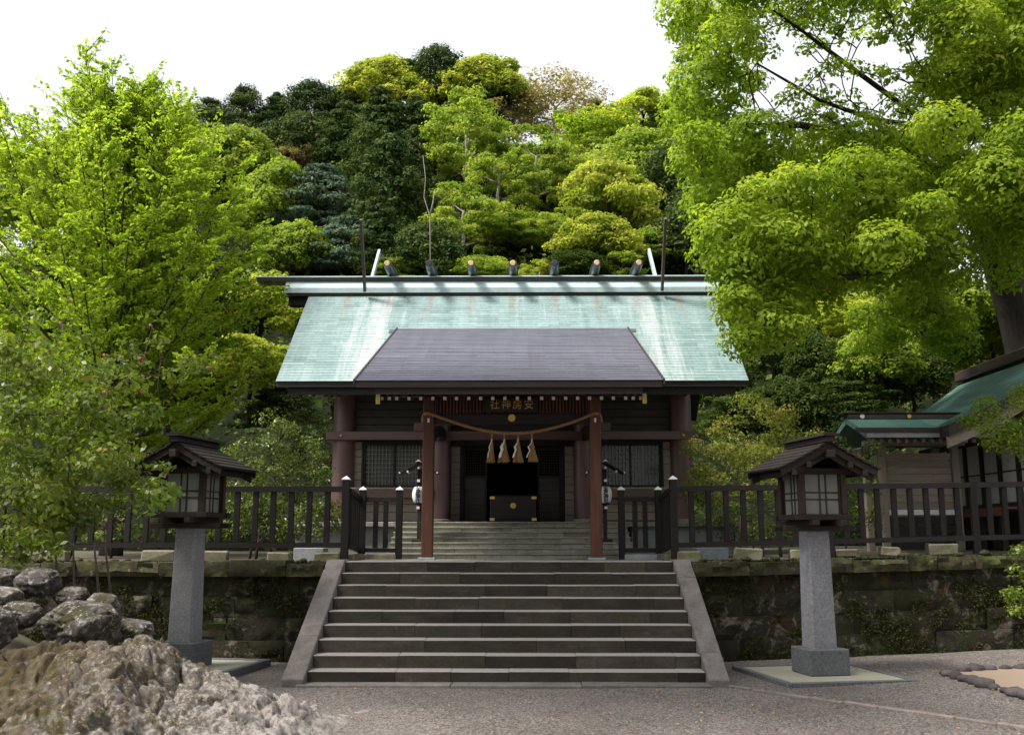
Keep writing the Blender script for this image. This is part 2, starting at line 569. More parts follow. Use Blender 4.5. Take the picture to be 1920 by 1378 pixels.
# gravel
k = NT('gravel')
k.coords()
vo = k.n('ShaderNodeTexVoronoi')
vo.inputs['Scale'].default_value = 55
k.l(k.vec, vo.inputs['Vector'])
c = k.ramp(vo.outputs['Color'], [(0.2, (0.075, 0.065, 0.06)), (0.5, (0.14, 0.122, 0.113)), (0.85, (0.225, 0.203, 0.19))])
c = k.mix(1.0, c, k.ramp(k.noise(0.7, 5, 0.6), [(0.3, (0.72, 0.7, 0.68)), (0.7, (1.1, 1.1, 1.1))]), 'MULTIPLY')
c = k.mix(k.ramp(k.noise(2.6, 6, 0.7), [(0.58, (0, 0, 0)), (0.75, (0.5, 0.5, 0.5))]), c, (0.14, 0.115, 0.09))
MAT['gravel'] = k.bsdf(c, 0.95, 0, 0.15, vo.outputs['Distance'], 0.6, 0.012)
# pebbles: colour per stone
k = NT('pebble')
k.coords()
a = k.n('ShaderNodeAttribute', attribute_name='tint')
MAT['pebble'] = k.bsdf(k.ramp(a.outputs['Fac'], [(0.0, (0.04, 0.035, 0.032)), (0.5, (0.095, 0.084, 0.08)), (0.9, (0.16, 0.148, 0.143)), (1.0, (0.28, 0.26, 0.25))]), 0.9, 0, 0.2)
# forest floor
stone_mat('forest_floor', [(0.3, (0.006, 0.008, 0.004)), (0.7, (0.016, 0.02, 0.008))], 0.6, 0.0, bump=0.8, bd=0.2, spec=0.02)
stone_mat('earth', [(0.3, (0.05, 0.042, 0.03)), (0.7, (0.11, 0.095, 0.07))], 3, 0.0, over=[(0.5, 0.65, (0.045, 0.06, 0.02), 1.2)], bump=0.5)
# big craggy rock: pale lichen, brown stone, moss
k = NT('crag')
k.coords()
c = k.ramp(k.noise(3.0, 10, 0.75, 0.2), [(0.32, (0.028, 0.02, 0.012)), (0.48, (0.085, 0.066, 0.042)), (0.66, (0.16, 0.132, 0.1))])
c = k.mix(k.ramp(k.noise(2.4, 10, 0.75, 0.1), [(0.5, (0, 0, 0)), (0.58, (0.85, 0.85, 0.85))]), c, (0.07, 0.058, 0.02))
sx = k.n('ShaderNodeSeparateXYZ')
k.l(k.vec, sx.inputs[0])
grad = k.math('MULTIPLY', sx.outputs[0], 0.06)
li = k.math('ADD', k.noise(8, 12, 0.82, 0.0), grad)
c = k.mix(k.ramp(li, [(0.51, (0, 0, 0)), (0.55, (0.85, 0.85, 0.85))]), c, (0.155, 0.136, 0.122))
c = k.mix(k.ramp(k.math('ADD', k.noise(20, 10, 0.8, 0.0), grad), [(0.56, (0, 0, 0)), (0.59, (1, 1, 1))]), c, (0.29, 0.265, 0.252))
c = k.mix(1.0, c, k.ramp(k.noise(120, 3), [(0.3, (0.6, 0.6, 0.6)), (0.7, (1.2, 1.2, 1.2))]), 'MULTIPLY')
MAT['crag'] = k.bsdf(c, 0.95, 0, 0.12, k.noise(35, 10, 0.85, 0.0), 0.9, 0.02)

# leaves: (tint 0 = old leaf, 1 = fresh leaf)
leaf_mat('leaf_lime', [(0.0, (0.16, 0.23, 0.02)), (0.5, (0.27, 0.37, 0.034)), (1.0, (0.39, 0.47, 0.065))], 0.55, spec=0.1)
leaf_mat('leaf_camphor', [(0.0, (0.095, 0.155, 0.014)), (0.5, (0.195, 0.27, 0.026)), (0.93, (0.3, 0.36, 0.045)), (1.0, (0.44, 0.39, 0.04))], 0.55, spec=0.1)
leaf_mat('leaf_cherry', [(0.0, (0.06, 0.1, 0.014)), (0.5, (0.135, 0.185, 0.025)), (0.94, (0.22, 0.25, 0.045)), (1.0, (0.27, 0.13, 0.04))], 0.45, rough=0.4, spec=0.35)
leaf_mat('leaf_shrub', [(0.0, (0.035, 0.065, 0.012)), (0.55, (0.105, 0.145, 0.028)), (1.0, (0.22, 0.23, 0.06))], 0.35, rough=0.35, spec=0.35)
leaf_mat('leaf_pink', [(0.0, (0.09, 0.12, 0.02)), (0.6, (0.18, 0.2, 0.035)), (0.9, (0.24, 0.22, 0.07)), (1.0, (0.34, 0.19, 0.13))], 0.4, spec=0.1)
leaf_mat('leaf_yellow', [(0.0, (0.08, 0.13, 0.014)), (0.3, (0.19, 0.25, 0.03)), (0.65, (0.33, 0.365, 0.05)), (1.0, (0.46, 0.44, 0.09))], 0.5, spec=0.08)
leaf_mat('leaf_fresh', [(0.0, (0.07, 0.125, 0.014)), (0.45, (0.17, 0.24, 0.028)), (1.0, (0.32, 0.37, 0.065))], 0.45, spec=0.08)
leaf_mat('leaf_conifer', [(0.0, (0.018, 0.038, 0.01)), (0.5, (0.042, 0.072, 0.02)), (1.0, (0.1, 0.12, 0.032))], 0.25, spec=0.05)
leaf_mat('leaf_pine', [(0.0, (0.024, 0.05, 0.028)), (0.5, (0.055, 0.095, 0.055)), (1.0, (0.12, 0.155, 0.1))], 0.2, spec=0.08)
leaf_mat('leaf_brown', [(0.0, (0.11, 0.1, 0.03)), (0.5, (0.24, 0.19, 0.08)), (1.0, (0.36, 0.3, 0.16))], 0.4, spec=0.06)
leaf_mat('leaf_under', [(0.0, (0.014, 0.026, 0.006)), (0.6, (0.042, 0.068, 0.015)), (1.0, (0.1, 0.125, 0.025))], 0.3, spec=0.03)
leaf_mat('leaf_moss', [(0.0, (0.014, 0.017, 0.005)), (0.5, (0.033, 0.037, 0.011)), (1.0, (0.075, 0.066, 0.025))], 0.1, spec=0.03)
leaf_mat('leaf_fallen', [(0.0, (0.2, 0.09, 0.03)), (0.6, (0.4, 0.2, 0.05)), (1.0, (0.45, 0.38, 0.06))], 0.1)


# ================================================================== THE SETTING
TZ = 1.44                                     # terrace height


def rise(x):                                  # the yard climbs a little towards the right
    return 0.018 * max(0.0, x - 2.6)


def grid_mesh(name, xs, ys, zf):
    nx, ny = len(xs), len(ys)
    vs = [(x, y, zf(x, y)) for y in ys for x in xs]
    fs = [(j * nx + i, j * nx + i + 1, (j + 1) * nx + i + 1, (j + 1) * nx + i) for j in range(ny - 1) for i in range(nx - 1)]
    me = bpy.data.meshes.new(name)
    me.from_pydata(vs, [], fs)
    me.update()
    return me


def hash_noise(x, y, s=1.0):
    return (math.sin(x * 1.7 * s + 1.3) * math.cos(y * 1.3 * s - 0.7) + 0.5 * math.sin(x * 3.9 * s + y * 2.7 * s) + 0.25 * math.sin(x * 8.1 * s - y * 7.3 * s + 2)) / 1.75


def ground_z(x, y):
    z = rise(min(x, 14)) + 0.012 * hash_noise(x, y)
    if x < -3.4:
        z += 0.045 * min(4, (-3.4 - x))
    return z


xs = [-160, -100, -60, -35, -22] + list(np.arange(-14, 14.01, 0.5)) + [22, 35, 60, 100, 160]
ys = [-160, -100, -50, -20, -8] + list(np.arange(0, 18.01, 0.5)) + [25, 40, 80, 120, 170]
gm = grid_mesh('ground', xs, ys, lambda x, y: ground_z(x, y) if abs(x) < 20 and y < 18.5 else -0.3)
tag(link_mesh('ground', gm, MAT['gravel'], smooth=True), kind='structure')

# terrace behind the retaining walls (follows the right-hand wall back)
ex = [-60, -20] + list(np.arange(-12, 12.01, 1.0)) + [20, 60]


def wall_y(x):
    return 14.98 if x < 2.7 else 14.98 + 0.20 * (x - 2.7)


tm = bpy.data.meshes.new('terrace')
tv, tf = [], []
for i, x in enumerate(ex):
    y0 = wall_y(min(x, 14)) + 0.25
    for j, q in enumerate((0, 1.5, 4, 8, 16)):
        tv.append((x, y0 + q, TZ + rise(min(x, 14)) - 0.012 + (0.02 * hash_noise(x, q) if j else 0)))
for i in range(len(ex) - 1):
    for j in range(4):
        a = i * 5 + j
        tf.append((a, a + 5, a + 6, a + 1))
tm.from_pydata(tv, [], tf)
tm.update()
tag(link_mesh('terrace', tm, MAT['earth']), kind='structure')

# paved landing between the two flights, as stone slabs
land = thing('landing', (0, 16.2, TZ), None, None)
tag(land, kind='structure')
for r_ in range(3):
    x = -2.45
    while x < 2.4:
        x1 = min(2.45, x + random.uniform(0.7, 1.2))
        MB().box(x + 0.003, x1 - 0.003, 15.55 + r_ * 0.5 + 0.003, 16.05 + r_ * 0.5 - 0.003, TZ - 0.1, TZ + random.uniform(-0.003, 0.003), 0.006).build('paving_slab', MAT['pale_stone'], land)
        x = x1


# hill
def hill_z(x, y):
    t = min(1.0, max(0.0, (y - 27) / 52.0))
    t = t * t * (3 - 2 * t) * 0.55 + t * 0.45
    xx = x + 6 * y / 75.0
    lat = math.exp(-(xx / 46.0) ** 2) * 0.9 + 0.1
    z = 0.9 + 33.0 * t * lat + 0.8 * hash_noise(x * 0.22, y * 0.22) * min(1, max(0, (y - 30) / 10))
    if y > 84:
        z -= (y - 84) * 0.25
    return z


hx = list(np.arange(-130, 130.1, 4.0))
hy = list(np.arange(25, 150, 3.0))
tag(link_mesh('hill', grid_mesh('hill', hx, hy, hill_z), MAT['forest_floor'], smooth=True), kind='structure')


# ================================================================== LOWER STAIRCASE
D0, RUN, RIS, HW = 12.69, 0.307, 0.16, 2.457
st = thing('stone_staircase', (0, 14, 0), 'broad dark stone staircase of nine steps climbing to the terrace', 'staircase')


def cuts(x0, x1, lo, hi):
    out = [x0]
    while out[-1] < x1 - lo * 1.3:
        out.append(min(x1, out[-1] + random.uniform(lo, hi)))
    if x1 - out[-1] > 1e-6:
        if x1 - out[-1] < lo * 0.5 and len(out) > 1:
            out[-1] = x1
        else:
            out.append(x1)
    return out


for n in range(1, 10):
    y0 = D0 + (n - 1) * RUN
    cs = cuts(-HW - 0.01, HW + 0.01, 0.55, 1.5)
    for a, b in zip(cs[:-1], cs[1:]):
        j = random.uniform(-0.003, 0.003)
        dz = random.uniform(-0.003, 0.002)
        dep = 0.34 if n < 9 else 0.40
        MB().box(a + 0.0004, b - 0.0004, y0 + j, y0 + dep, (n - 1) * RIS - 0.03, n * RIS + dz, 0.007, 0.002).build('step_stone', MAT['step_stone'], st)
cs = cuts(-2.56, 2.5, 0.9, 1.9)
for a, b in zip(cs[:-1], cs[1:]):
    MB().box(a + 0.002, b - 0.002, 12.42 + random.uniform(-0.01, 0.01), 12.75, -0.1, 0.036 + random.uniform(-0.004, 0.004), 0.01, 0.004).build('kerb_stone', MAT['slab_stone'], st)


def side_slab(x0, x1, ya, yb, mat):
    sl = RIS / RUN
    t = lambda y: 0.10 + (y - 12.5) * sl
    top = [(ya, t(ya)), (yb, min(t(yb), 1.465))]
    if t(yb) > 1.465:
        yk = 12.5 + (1.465 - 0.10) / sl
        top = [(ya, t(ya)), (yk, 1.465), (yb, 1.465)]
    bot = [(yb, max(-0.1, t(yb) - 0.5)), (ya, max(-0.1, t(ya) - 0.5))]
    m = MB().prism(top + bot, 'x', x0, x1)
    o = m.build('side_slab', mat, st)
    bv = o.modifiers.new('bevel', 'BEVEL')
    bv.width = 0.012
    bv.segments = 1
    return o


for ya, yb in ((12.49, 13.32), (13.326, 15.5)):
    side_slab(-HW - 0.285, -HW - 0.012, ya, yb, MAT['slab_stone'])
for ya, yb in ((12.49, 13.0), (13.006, 13.28), (13.286, 14.66), (14.666, 15.5)):
    side_slab(HW + 0.012, HW + 0.27, ya, yb, MAT['slab_stone'])


# ================================================================== RETAINING WALLS
def rough_block(x0, x1, y0, y1, z0, z1, amp, nx=4, nz=3):
    """a quarried block with an uneven front: gridded front, closed behind"""
    m = MB()
    vs, fs = [], []
    for k in range(nz + 1):
        for i in range(nx + 1):
            e = (i in (0, nx)) or (k in (0, nz))
            x = x0 + (x1 - x0) * i / nx
            z = z0 + (z1 - z0) * k / nz
            y = y0 + (0.012 if e else 0.0) + random.uniform(-amp, amp) * (0.6 if e else 1)
            vs.append((x + (random.uniform(-amp, amp) * 0.5 if not e else 0), y, z + (random.uniform(-amp, amp) * 0.5 if not e else random.uniform(-0.004, 0.004))))
    for k in range(nz):
        for i in range(nx):
            a = k * (nx + 1) + i
            fs.append((a, a + 1, a + nx + 2, a + nx + 1))
    b = len(vs)
    vs += [(x0, y1, z0), (x1, y1, z0), (x1, y1, z1), (x0, y1, z1)]
    low = list(range(nx + 1))
    top = [nz * (nx + 1) + i for i in range(nx + 1)]
    lef = [k * (nx + 1) for k in range(nz + 1)]
    rig = [k * (nx + 1) + nx for k in range(nz + 1)]
    fs.append(tuple(low[::-1] + [b, b + 1]))
    fs.append(tuple(top + [b + 2, b + 3]))
    fs.append(tuple(lef + [b + 3, b]))
    fs.append(tuple(rig[::-1] + [b + 1, b + 2]))
    fs.append((b + 1, b, b + 3, b + 2))
    return m.add(vs, fs)


def shear_right(m, x_from=2.7):
    m.v = [(x, y + (0.20 * (x - x_from) if x > x_from else 0), z + rise(x)) for x, y, z in m.v]
    return m


def retaining_wall(x0, x1, label, right):
    w_ = thing('retaining_wall', ((x0 + x1) / 2, 15, 0), label, 'wall')
    zs = [-0.1, 0.31, 0.63, 0.95, 1.23]
    for c in range(4):
        cs = cuts(x0, x1, 0.6, 1.7)
        for a, b in zip(cs[:-1], cs[1:]):
            m = rough_block(a + 0.003, b - 0.003, 14.86 + 0.03 * c + random.uniform(-0.03, 0.03), 15.3, zs[c] + 0.002, zs[c + 1] - 0.002, 0.03, 7, 4)
            if right:
                shear_right(m)
            m.build('wall_stone', MAT['wall_stone'], w_, True, 0.45)
    cs = cuts(x0, x1, 0.5, 1.0)
    for a, b in zip(cs[:-1], cs[1:]):
        m = rough_block(a + 0.005, b - 0.005, 14.84 + random.uniform(-0.03, 0.02), 15.42, 1.235 + random.uniform(-0.01, 0.0), 1.435 + random.uniform(-0.045, 0.03), 0.035, 6, 3)
        if right:
            shear_right(m)
        m.build('coping_stone', MAT['cap_stone'], w_, True, 0.45)
    # solid core so that no light leaks between the stones
    m = MB()
    if right:
        for i in range(12):
            a, b = x0 + (x1 - x0) * i / 12, x0 + (x1 - x0) * (i + 1) / 12
            m.add([(a, wall_y(a) + 0.1, -0.1), (b, wall_y(b) + 0.1, -0.1), (b, wall_y(b) + 0.1, 1.4 + rise(b)), (a, wall_y(a) + 0.1, 1.4 + rise(a))], [(0, 1, 2, 3)])
    else:
        m.box(x0, x1, 15.06, 15.3, -0.1, 1.40)
    m.build('earth_core', MAT['earth'], w_)
    return w_


retaining_wall(-13.0, -HW - 0.29, 'mossy stone retaining wall left of the staircase, behind the rock pile', False)
retaining_wall(HW + 0.275, 14.0, 'mossy stone retaining wall right of the staircase, bending back', True)

# rubble stones lying along the wall tops
for i in range(46):
    left = i % 2 == 0
    x = random.uniform(-9.5, -2.9) if left else random.uniform(2.9, 9.5)
    y = (15.0 if left else wall_y(x)) + random.uniform(0.0, 0.16)
    r_ = random.uniform(0.035, 0.085)
    m = MB().lathe([(0.02 * r_, -r_ * 0.5), (r_ * 0.9, -r_ * 0.35), (r_, 0.1 * r_), (r_ * 0.6, 0.5 * r_), (0.05 * r_, 0.6 * r_)], (0, 0, 0), 7)
    m.v = [(p[0] * 1.4 + random.uniform(-1, 1) * 0.14 * r_, p[1] + random.uniform(-1, 1) * 0.14 * r_, p[2] + random.uniform(-1, 1) * 0.1 * r_) for p in m.v]
    m.move(Matrix.Translation((x, y, 1.44 + rise(x) + 0.3 * r_)) @ Matrix.Rotation(random.uniform(0, 6), 4, 'Z'))
    o = m.build('rubble_stone', MAT['cap_stone'], None, smooth=True)
    tag(o, 'small rubble stone lying on the mossy top of the ' + ('left' if left else 'right') + ' retaining wall', 'stone', 'rubble stones along the top of the ' + ('left' if left else 'right') + ' retaining wall')


# moss growing over the wall faces (uncountable)
def moss(x0, x1, n, seed):
    m_ = MB()
    rr = random.Random(seed)
    pts_ = []
    while len(pts_) < n:
        x, z = rr.uniform(x0, x1), rr.uniform(0, 1.46)
        v = math.sin(x * 2.1 + seed) * math.sin(z * 5 + x) + 0.6 * math.sin(x * 5.3 + z * 7.7) + 0.5 * math.sin(x * 11.7 - z * 13.1)
        if v < 0.25 and not (z > 1.36 and rr.random() < 0.5) and not (z < 0.12 and rr.random() < 0.5):
            continue
        pts_.append((x, z))
    T_ = []
    for x, z in pts_:
        y = wall_y(x) - 0.14 + 0.085 * z + rr.uniform(-0.035, 0.02)
        s_ = rr.uniform(0.007, 0.02)
        d = Vector((rr.gauss(0, .6), -1, rr.gauss(0.4, .6))).normalized()
        e = d.orthogonal().normalized()
        e = Matrix.Rotation(rr.uniform(0, 6.28), 3, d) @ e
        f_ = d.cross(e)
        c_ = Vector((x, y, z + rise(x)))
        m_.add([c_ - e * s_, c_ - f_ * s_ * .6 - d * .006, c_ + e * s_, c_ + f_ * s_ * .6 + d * .01], [(0, 1, 2, 3)])
        T_.append(min(1, max(0, rr.gauss(0.45, 0.25))))
    o_ = m_.build('moss', MAT['leaf_moss'])
    o_.data.attributes.new('tint', 'FLOAT', 'FACE').data.foreach_set('value', T_)
    return o_


tag(moss(-9.5, -2.8, 15000, 3), 'dark moss over the left retaining wall', 'moss', kind='stuff')
tag(moss(2.8, 9.8, 15000, 8), 'dark moss over the right retaining wall', 'moss', kind='stuff')

# ================================================================== UPPER STAIRCASE
PZ = 2.085                                    # shrine floor
us = thing('upper_staircase', (0, 17.6, TZ), 'pale stone steps rising from the landing to the shrine doorway', 'staircase')
NU = 7
ru, runu, U0 = (PZ - TZ) / NU, 0.25, 17.0
for n in range(NU):
    y0 = U0 + n * runu
    cs = cuts(-2.12, 2.12, 0.4, 0.62)
    for a, b in zip(cs[:-1], cs[1:]):
        MB().box(a + 0.002, b - 0.002, y0 + 0.018 + random.uniform(-0.002, 0.002), y0 + 0.34, TZ + n * ru, TZ + (n + 1) * ru - 0.031, 0.003).build('riser_block', MAT['pale_stone'], us)
    cs = cuts(-2.13, 2.13, 0.7, 1.2)
    for a, b in zip(cs[:-1], cs[1:]):
        MB().box(a + 0.0015, b - 0.0015, y0 + random.uniform(-0.002, 0.002), y0 + 0.33, TZ + (n + 1) * ru - 0.028, TZ + (n + 1) * ru, 0.005).build('tread_slab', MAT['pale_stone'], us)

# ================================================================== SHRINE HALL
YR = 21.35                                    # ridge line
YE, ZE = 18.5, 4.73                           # front eave edge
ZR = 7.27
RHW = 4.49
YB = 2 * YR - YE
sh = thing('shrine_hall', (0, YR, PZ), 'wooden shrine hall with pale green copper gable roof above the stairs', 'shrine')


def roof_z(y):
    return ZR - (ZR - ZE) / (YR - YE) * abs(y - YR)


# podium
for x0, x1 in ((-4.17, -2.125), (2.125, 4.25)):
    MB().box(x0 + 0.12, x1, 18.72, 24.2, TZ - 0.05, PZ - 0.085).build('podium', MAT['plinth_stone'], sh)
    cs = cuts(x0, x1, 0.8, 1.3)
    for a, b in zip(cs[:-1], cs[1:]):
        MB().box(a + 0.0015, b - 0.0015, 18.58, 19.0, PZ - 0.09, PZ, 0.008).build('podium_coping', MAT['pale_stone'], sh)
MB().box(-2.12, 2.12, 18.9, 24.2, TZ - 0.05, PZ - 0.035).build('podium', MAT['plinth_stone'], sh)
MB().box(-4.05, 4.1, 19.003, 24.2, PZ - 0.08, PZ - 0.004).build('floor', MAT['dark_wood_x'], sh)

# columns
YC = 19.6
cols = [(-3.35, YC), (-1.42, YC), (1.42, YC), (3.35, YC), (-3.35, 23.1), (3.35, 23.1), (-1.42, 23.1), (1.42, 23.1)]
for x, y in cols:
    r_ = 0.222 if abs(x) > 2 else 0.2
    c = MB().lathe([(r_, 0), (r_, 0.9), (r_ * 0.985, 1.8), (r_ * 0.96, 2.75)], (x, y, PZ), 32).build('column', MAT['purple_paint'], sh, True, 0.7)
    MB().lathe([(r_ + 0.03, -0.006), (r_ + 0.03, 0.05), (r_ + 0.004, 0.07)], (x, y, PZ), 32).build('column_base', MAT['pale_stone'], c, True, 0.7)

YF = YC - 0.235                               # face of the beams


def beam(x0, x1, y0, y1, z0, z1, mat='purple_paint', name='beam', ch=0.008):
    return MB().box(x0, x1, y0, y1, z0, z1, ch).build(name, MAT[mat], sh)


beam(-3.66, 3.66, YF - 0.06, YF + 0.10, 3.69, 3.855)          # long head beam, ends past the corner columns
for s in (-1, 1):
    MB().tube([(s * 3.36, YF - 0.085, 3.772), (s * 3.36, YF - 0.05, 3.772)], [0.02, 0.033], 12).build('nail_cover', MAT['gold'], sh)
    beam(s * 2.44 - 0.88, s * 2.44 + 0.88, YF - 0.0, YF + 0.14, 2.555, 2.725)  # window sill beam
    beam(s * 2.44 - 0.88, s * 2.44 + 0.88, YF + 0.05, YF + 0.14, 2.727, 2.765, 'cream_board', 'sill_board')
    beam(s * 1.75 - 0.18, s * 1.75 + 0.18, YF - 0.1, YF - 0.063, 3.86, 4.02)
    beam(s * 2.44 - 0.95, s * 2.44 + 0.95, YF + 0.02, YF + 0.14, 2.10, 2.135)
# the long plate under the rafters
beam(-4.0, 4.0, YC - 0.14, YC + 0.14, 4.80, 5.02, 'eave_dark')
# board wall: one board at a time
WY = YC + 0.02


def boards(x0, x1, z0, z1, h, mat, y=WY, name='wall_board', par=None):
    z = z0
    while z < z1 - 0.01:
        zt = min(z1, z + h)
        MB().box(x0, x1, y + random.uniform(-0.003, 0.003), y + 0.05, z + 0.004, zt - 0.004, 0.005).build(name, MAT[mat], par or sh)
        z = zt


for s in (-1, 1):
    a, b = (-3.16, -1.6) if s < 0 else (1.6, 3.16)
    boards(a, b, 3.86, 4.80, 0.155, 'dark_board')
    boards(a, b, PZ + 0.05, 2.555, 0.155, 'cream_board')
    wx0, wx1 = (-2.99, -1.7) if s < 0 else (1.7, 2.99)
    if s < 0:
        boards(a, wx0, 2.77, 3.69, 0.152, 'cream_board')
    else:
        boards(wx1, b, 2.77, 3.69, 0.152, 'cream_board')
    # window: frame, two sashes with lattice, dark glass
    wn = MB().box(wx0, wx1, WY + 0.045, WY + 0.075, 2.765, 3.69).build('window', MAT['glass_dark'], sh)
    fr = MB()
    fr.box(wx0, wx0 + 0.035, WY - 0.05, WY + 0.045, 2.77, 3.69).box(wx1 - 0.035, wx1, WY - 0.05, WY + 0.045, 2.77, 3.69)
    fr.box(wx0 + 0.036, wx1 - 0.036, WY - 0.05, WY + 0.045, 3.645, 3.69)
    fr.build('window_frame', MAT['dark_wood'], wn)
    mid = (wx0 + wx1) / 2
    for q, (p0, p1) in enumerate(((wx0 + 0.04, mid + 0.02), (mid - 0.02, wx1 - 0.04))):
        yy = WY - 0.025 + 0.035 * q
        m = MB()
        m.box(p0, p0 + 0.035, yy, yy + 0.03, 2.772, 3.64).box(p1 - 0.035, p1, yy, yy + 0.03, 2.772, 3.64)
        m.box(p0 + 0.036, p1 - 0.036, yy, yy + 0.03, 2.772, 2.82).box(p0 + 0.036, p1 - 0.036, yy, yy + 0.03, 3.6, 3.64)
        m.build('sash_frame', MAT['dark_wood'], wn)
        m = MB()
        for i in range(1, 8):
            x = p0 + 0.035 + (p1 - p0 - 0.07) * i / 8
            m.box(x - 0.0055, x + 0.0055, yy + 0.004, yy + 0.016, 2.821, 3.599)
        for i in range(1, 9):
            z = 2.82 + 0.78 * i / 9
            m.box(p0 + 0.036, p1 - 0.036, yy + 0.012, yy + 0.022, z - 0.0055, z + 0.0055)
        m.build('lattice', MAT['lattice_paint'], wn)

# centre bay: recessed screen wall, doorway, door leaves
DY = 20.05
for s in (-1, 1):
    a, b = (-1.24, -1.06) if s < 0 else (1.06, 1.24)
    boards(a, b, PZ, 3.9, 0.152, 'cream_board', DY - 0.05)
    MB().box(s * 1.02 - 0.035, s * 1.02 + 0.035, DY - 0.06, DY + 0.06, PZ, 3.75, 0.004).build('door_post', MAT['dark_wood'], sh)
    c = s * 0.75
    dr = MB().box(c - 0.235, c + 0.235, DY + 0.01, DY + 0.03, PZ + 0.02, 2.98).build('door', MAT['dark_board'], sh)
    z = PZ + 0.07
    while z < 2.95:
        MB().box(c - 0.2, c + 0.2, DY - 0.004, DY + 0.009, z + 0.004, min(z + 0.14, 2.97), 0.004).build('door_board', MAT['dark_board'], dr)
        z += 0.144
    m = MB()
    m.box(c - 0.235, c - 0.203, DY - 0.014, DY + 0.03, PZ + 0.02, 3.6).box(c + 0.203, c + 0.235, DY - 0.014, DY + 0.03, PZ + 0.02, 3.6)
    m.box(c - 0.202, c + 0.202, DY - 0.014, DY + 0.03, 3.55, 3.6).box(c - 0.202, c + 0.202, DY - 0.014, DY + 0.008, 2.98, 3.03)
    m.build('door_frame', MAT['dark_wood'], dr)
    m = MB()
    for i in range(1, 8):
        x = c - 0.2 + 0.4 * i / 8
        m.box(x - 0.006, x + 0.006, DY + 0.0, DY + 0.012, 3.031, 3.549)
    for i in range(1, 10):
        z = 3.03 + 0.52 * i / 10
        m.box(c - 0.202, c + 0.202, DY + 0.011, DY + 0.02, z - 0.006, z + 0.006)
    m.build('door_lattice', MAT['dark_wood'], dr)
beam(-1.24, 1.24, DY - 0.08, DY + 0.08, 3.62, 3.75, 'dark_wood_x', 'lintel')
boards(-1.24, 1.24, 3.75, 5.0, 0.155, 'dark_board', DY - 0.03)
# rest of the body: side and back walls, inner screen (dim interior)
for s in (-1, 1):
    x = s * 3.35
    boards(-0.0, 0.0, 0, 0, 1, 'cream_board')
    MB().box(x - 0.03, x + 0.03, YC + 0.22, 22.9, PZ + 0.03, 5.0).build('side_wall', MAT['cream_board'], sh)
    MB().prism([(YC - 0.1, 5.0), (2 * YR - YC + 0.1, 5.0), (YR, 6.55)], 'x', x - 0.04, x + 0.04).build('gable_wall', MAT['dark_board'], sh)
    m = MB().box(x - 0.06 * s - 0.05, x - 0.06 * s + 0.05, YC + 0.2, 22.9, 3.69, 3.86)
    m.build('beam', MAT['purple_paint'], sh)
MB().box(-3.3, 3.3, 23.1, 23.16, PZ + 0.03, 5.0).build('back_wall', MAT['dark_board'], sh)
MB().box(-3.3, 3.3, YC + 0.3, 23.0, 4.93, 4.97).build('ceiling', MAT['dark_wood_x'], sh)
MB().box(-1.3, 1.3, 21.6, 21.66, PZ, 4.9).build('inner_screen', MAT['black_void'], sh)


# --- roof
def shingles(name, mat, parent, x0, x1, ya, za, yb, zb, rows, cw, t=0.0065, mir=None):
    """rows of copper sheets from the eave (ya,za) up to (yb,zb)"""
    V, F, T = [], [], []
    d = Vector((0, yb - ya, zb - za))
    L = d.length
    d.normalize()
    nrm = Vector((0, -d.z, d.y)) if d.y > 0 else Vector((0, d.z, -d.y))
    rh = L / rows
    for r_ in range(rows):
        off = (r_ % 2) * cw / 2 + random.uniform(-0.02, 0.02)
        xx = [x0] + [x0 + off + cw * i for i in range(1 if off < 0.08 else 0, int((x1 - x0) / cw) + 2) if x0 + 0.08 < x0 + off + cw * i < x1 - 0.08] + [x1]
        rt = random.uniform(-0.06, 0.06)
        for a, b in zip(xx[:-1], xx[1:]):
            lo = Vector((0, ya, za)) + d * (rh * r_ - 0.01) + nrm * (t + random.uniform(-0.0015, 0.0015))
            hi = Vector((0, ya, za)) + d * (rh * (r_ + 1)) + nrm * 0.001
            dn = lo - nrm * t
            i = len(V)
            V += [(a + 0.001, lo.y, lo.z), (b - 0.001, lo.y, lo.z), (b - 0.001, hi.y, hi.z), (a + 0.001, hi.y, hi.z), (a + 0.001, dn.y, dn.z), (b - 0.001, dn.y, dn.z)]
            F += [(i, i + 1, i + 2, i + 3), (i + 4, i + 5, i + 1, i)]
            q = min(1, max(0, 0.5 + rt + random.gauss(0, 0.18)))
            T += [q, q]
    m = MB()
    m.v, m.f = V, F
    o = m.build(name, MAT[mat], parent, kind='stuff')
    at_ = o.data.attributes.new('tint', 'FLOAT', 'FACE')
    at_.data.foreach_set('value', T)
    return o


def roof_slab(parent, name, mat, x0, x1, y_e, z_e, y_r, z_r, dz0, dz1):
    """a two-sided slab hanging dz0..dz1 (measured straight down) under the roof planes"""
    y_b = 2 * y_r - y_e
    poly = [(y_e, z_e - dz0), (y_r, z_r - dz0), (y_b, z_e - dz0), (y_b, z_e - dz1), (y_r, z_r - dz1), (y_e, z_e - dz1)]
    return MB().prism(poly, 'x', x0, x1).build(name, MAT[mat], parent)


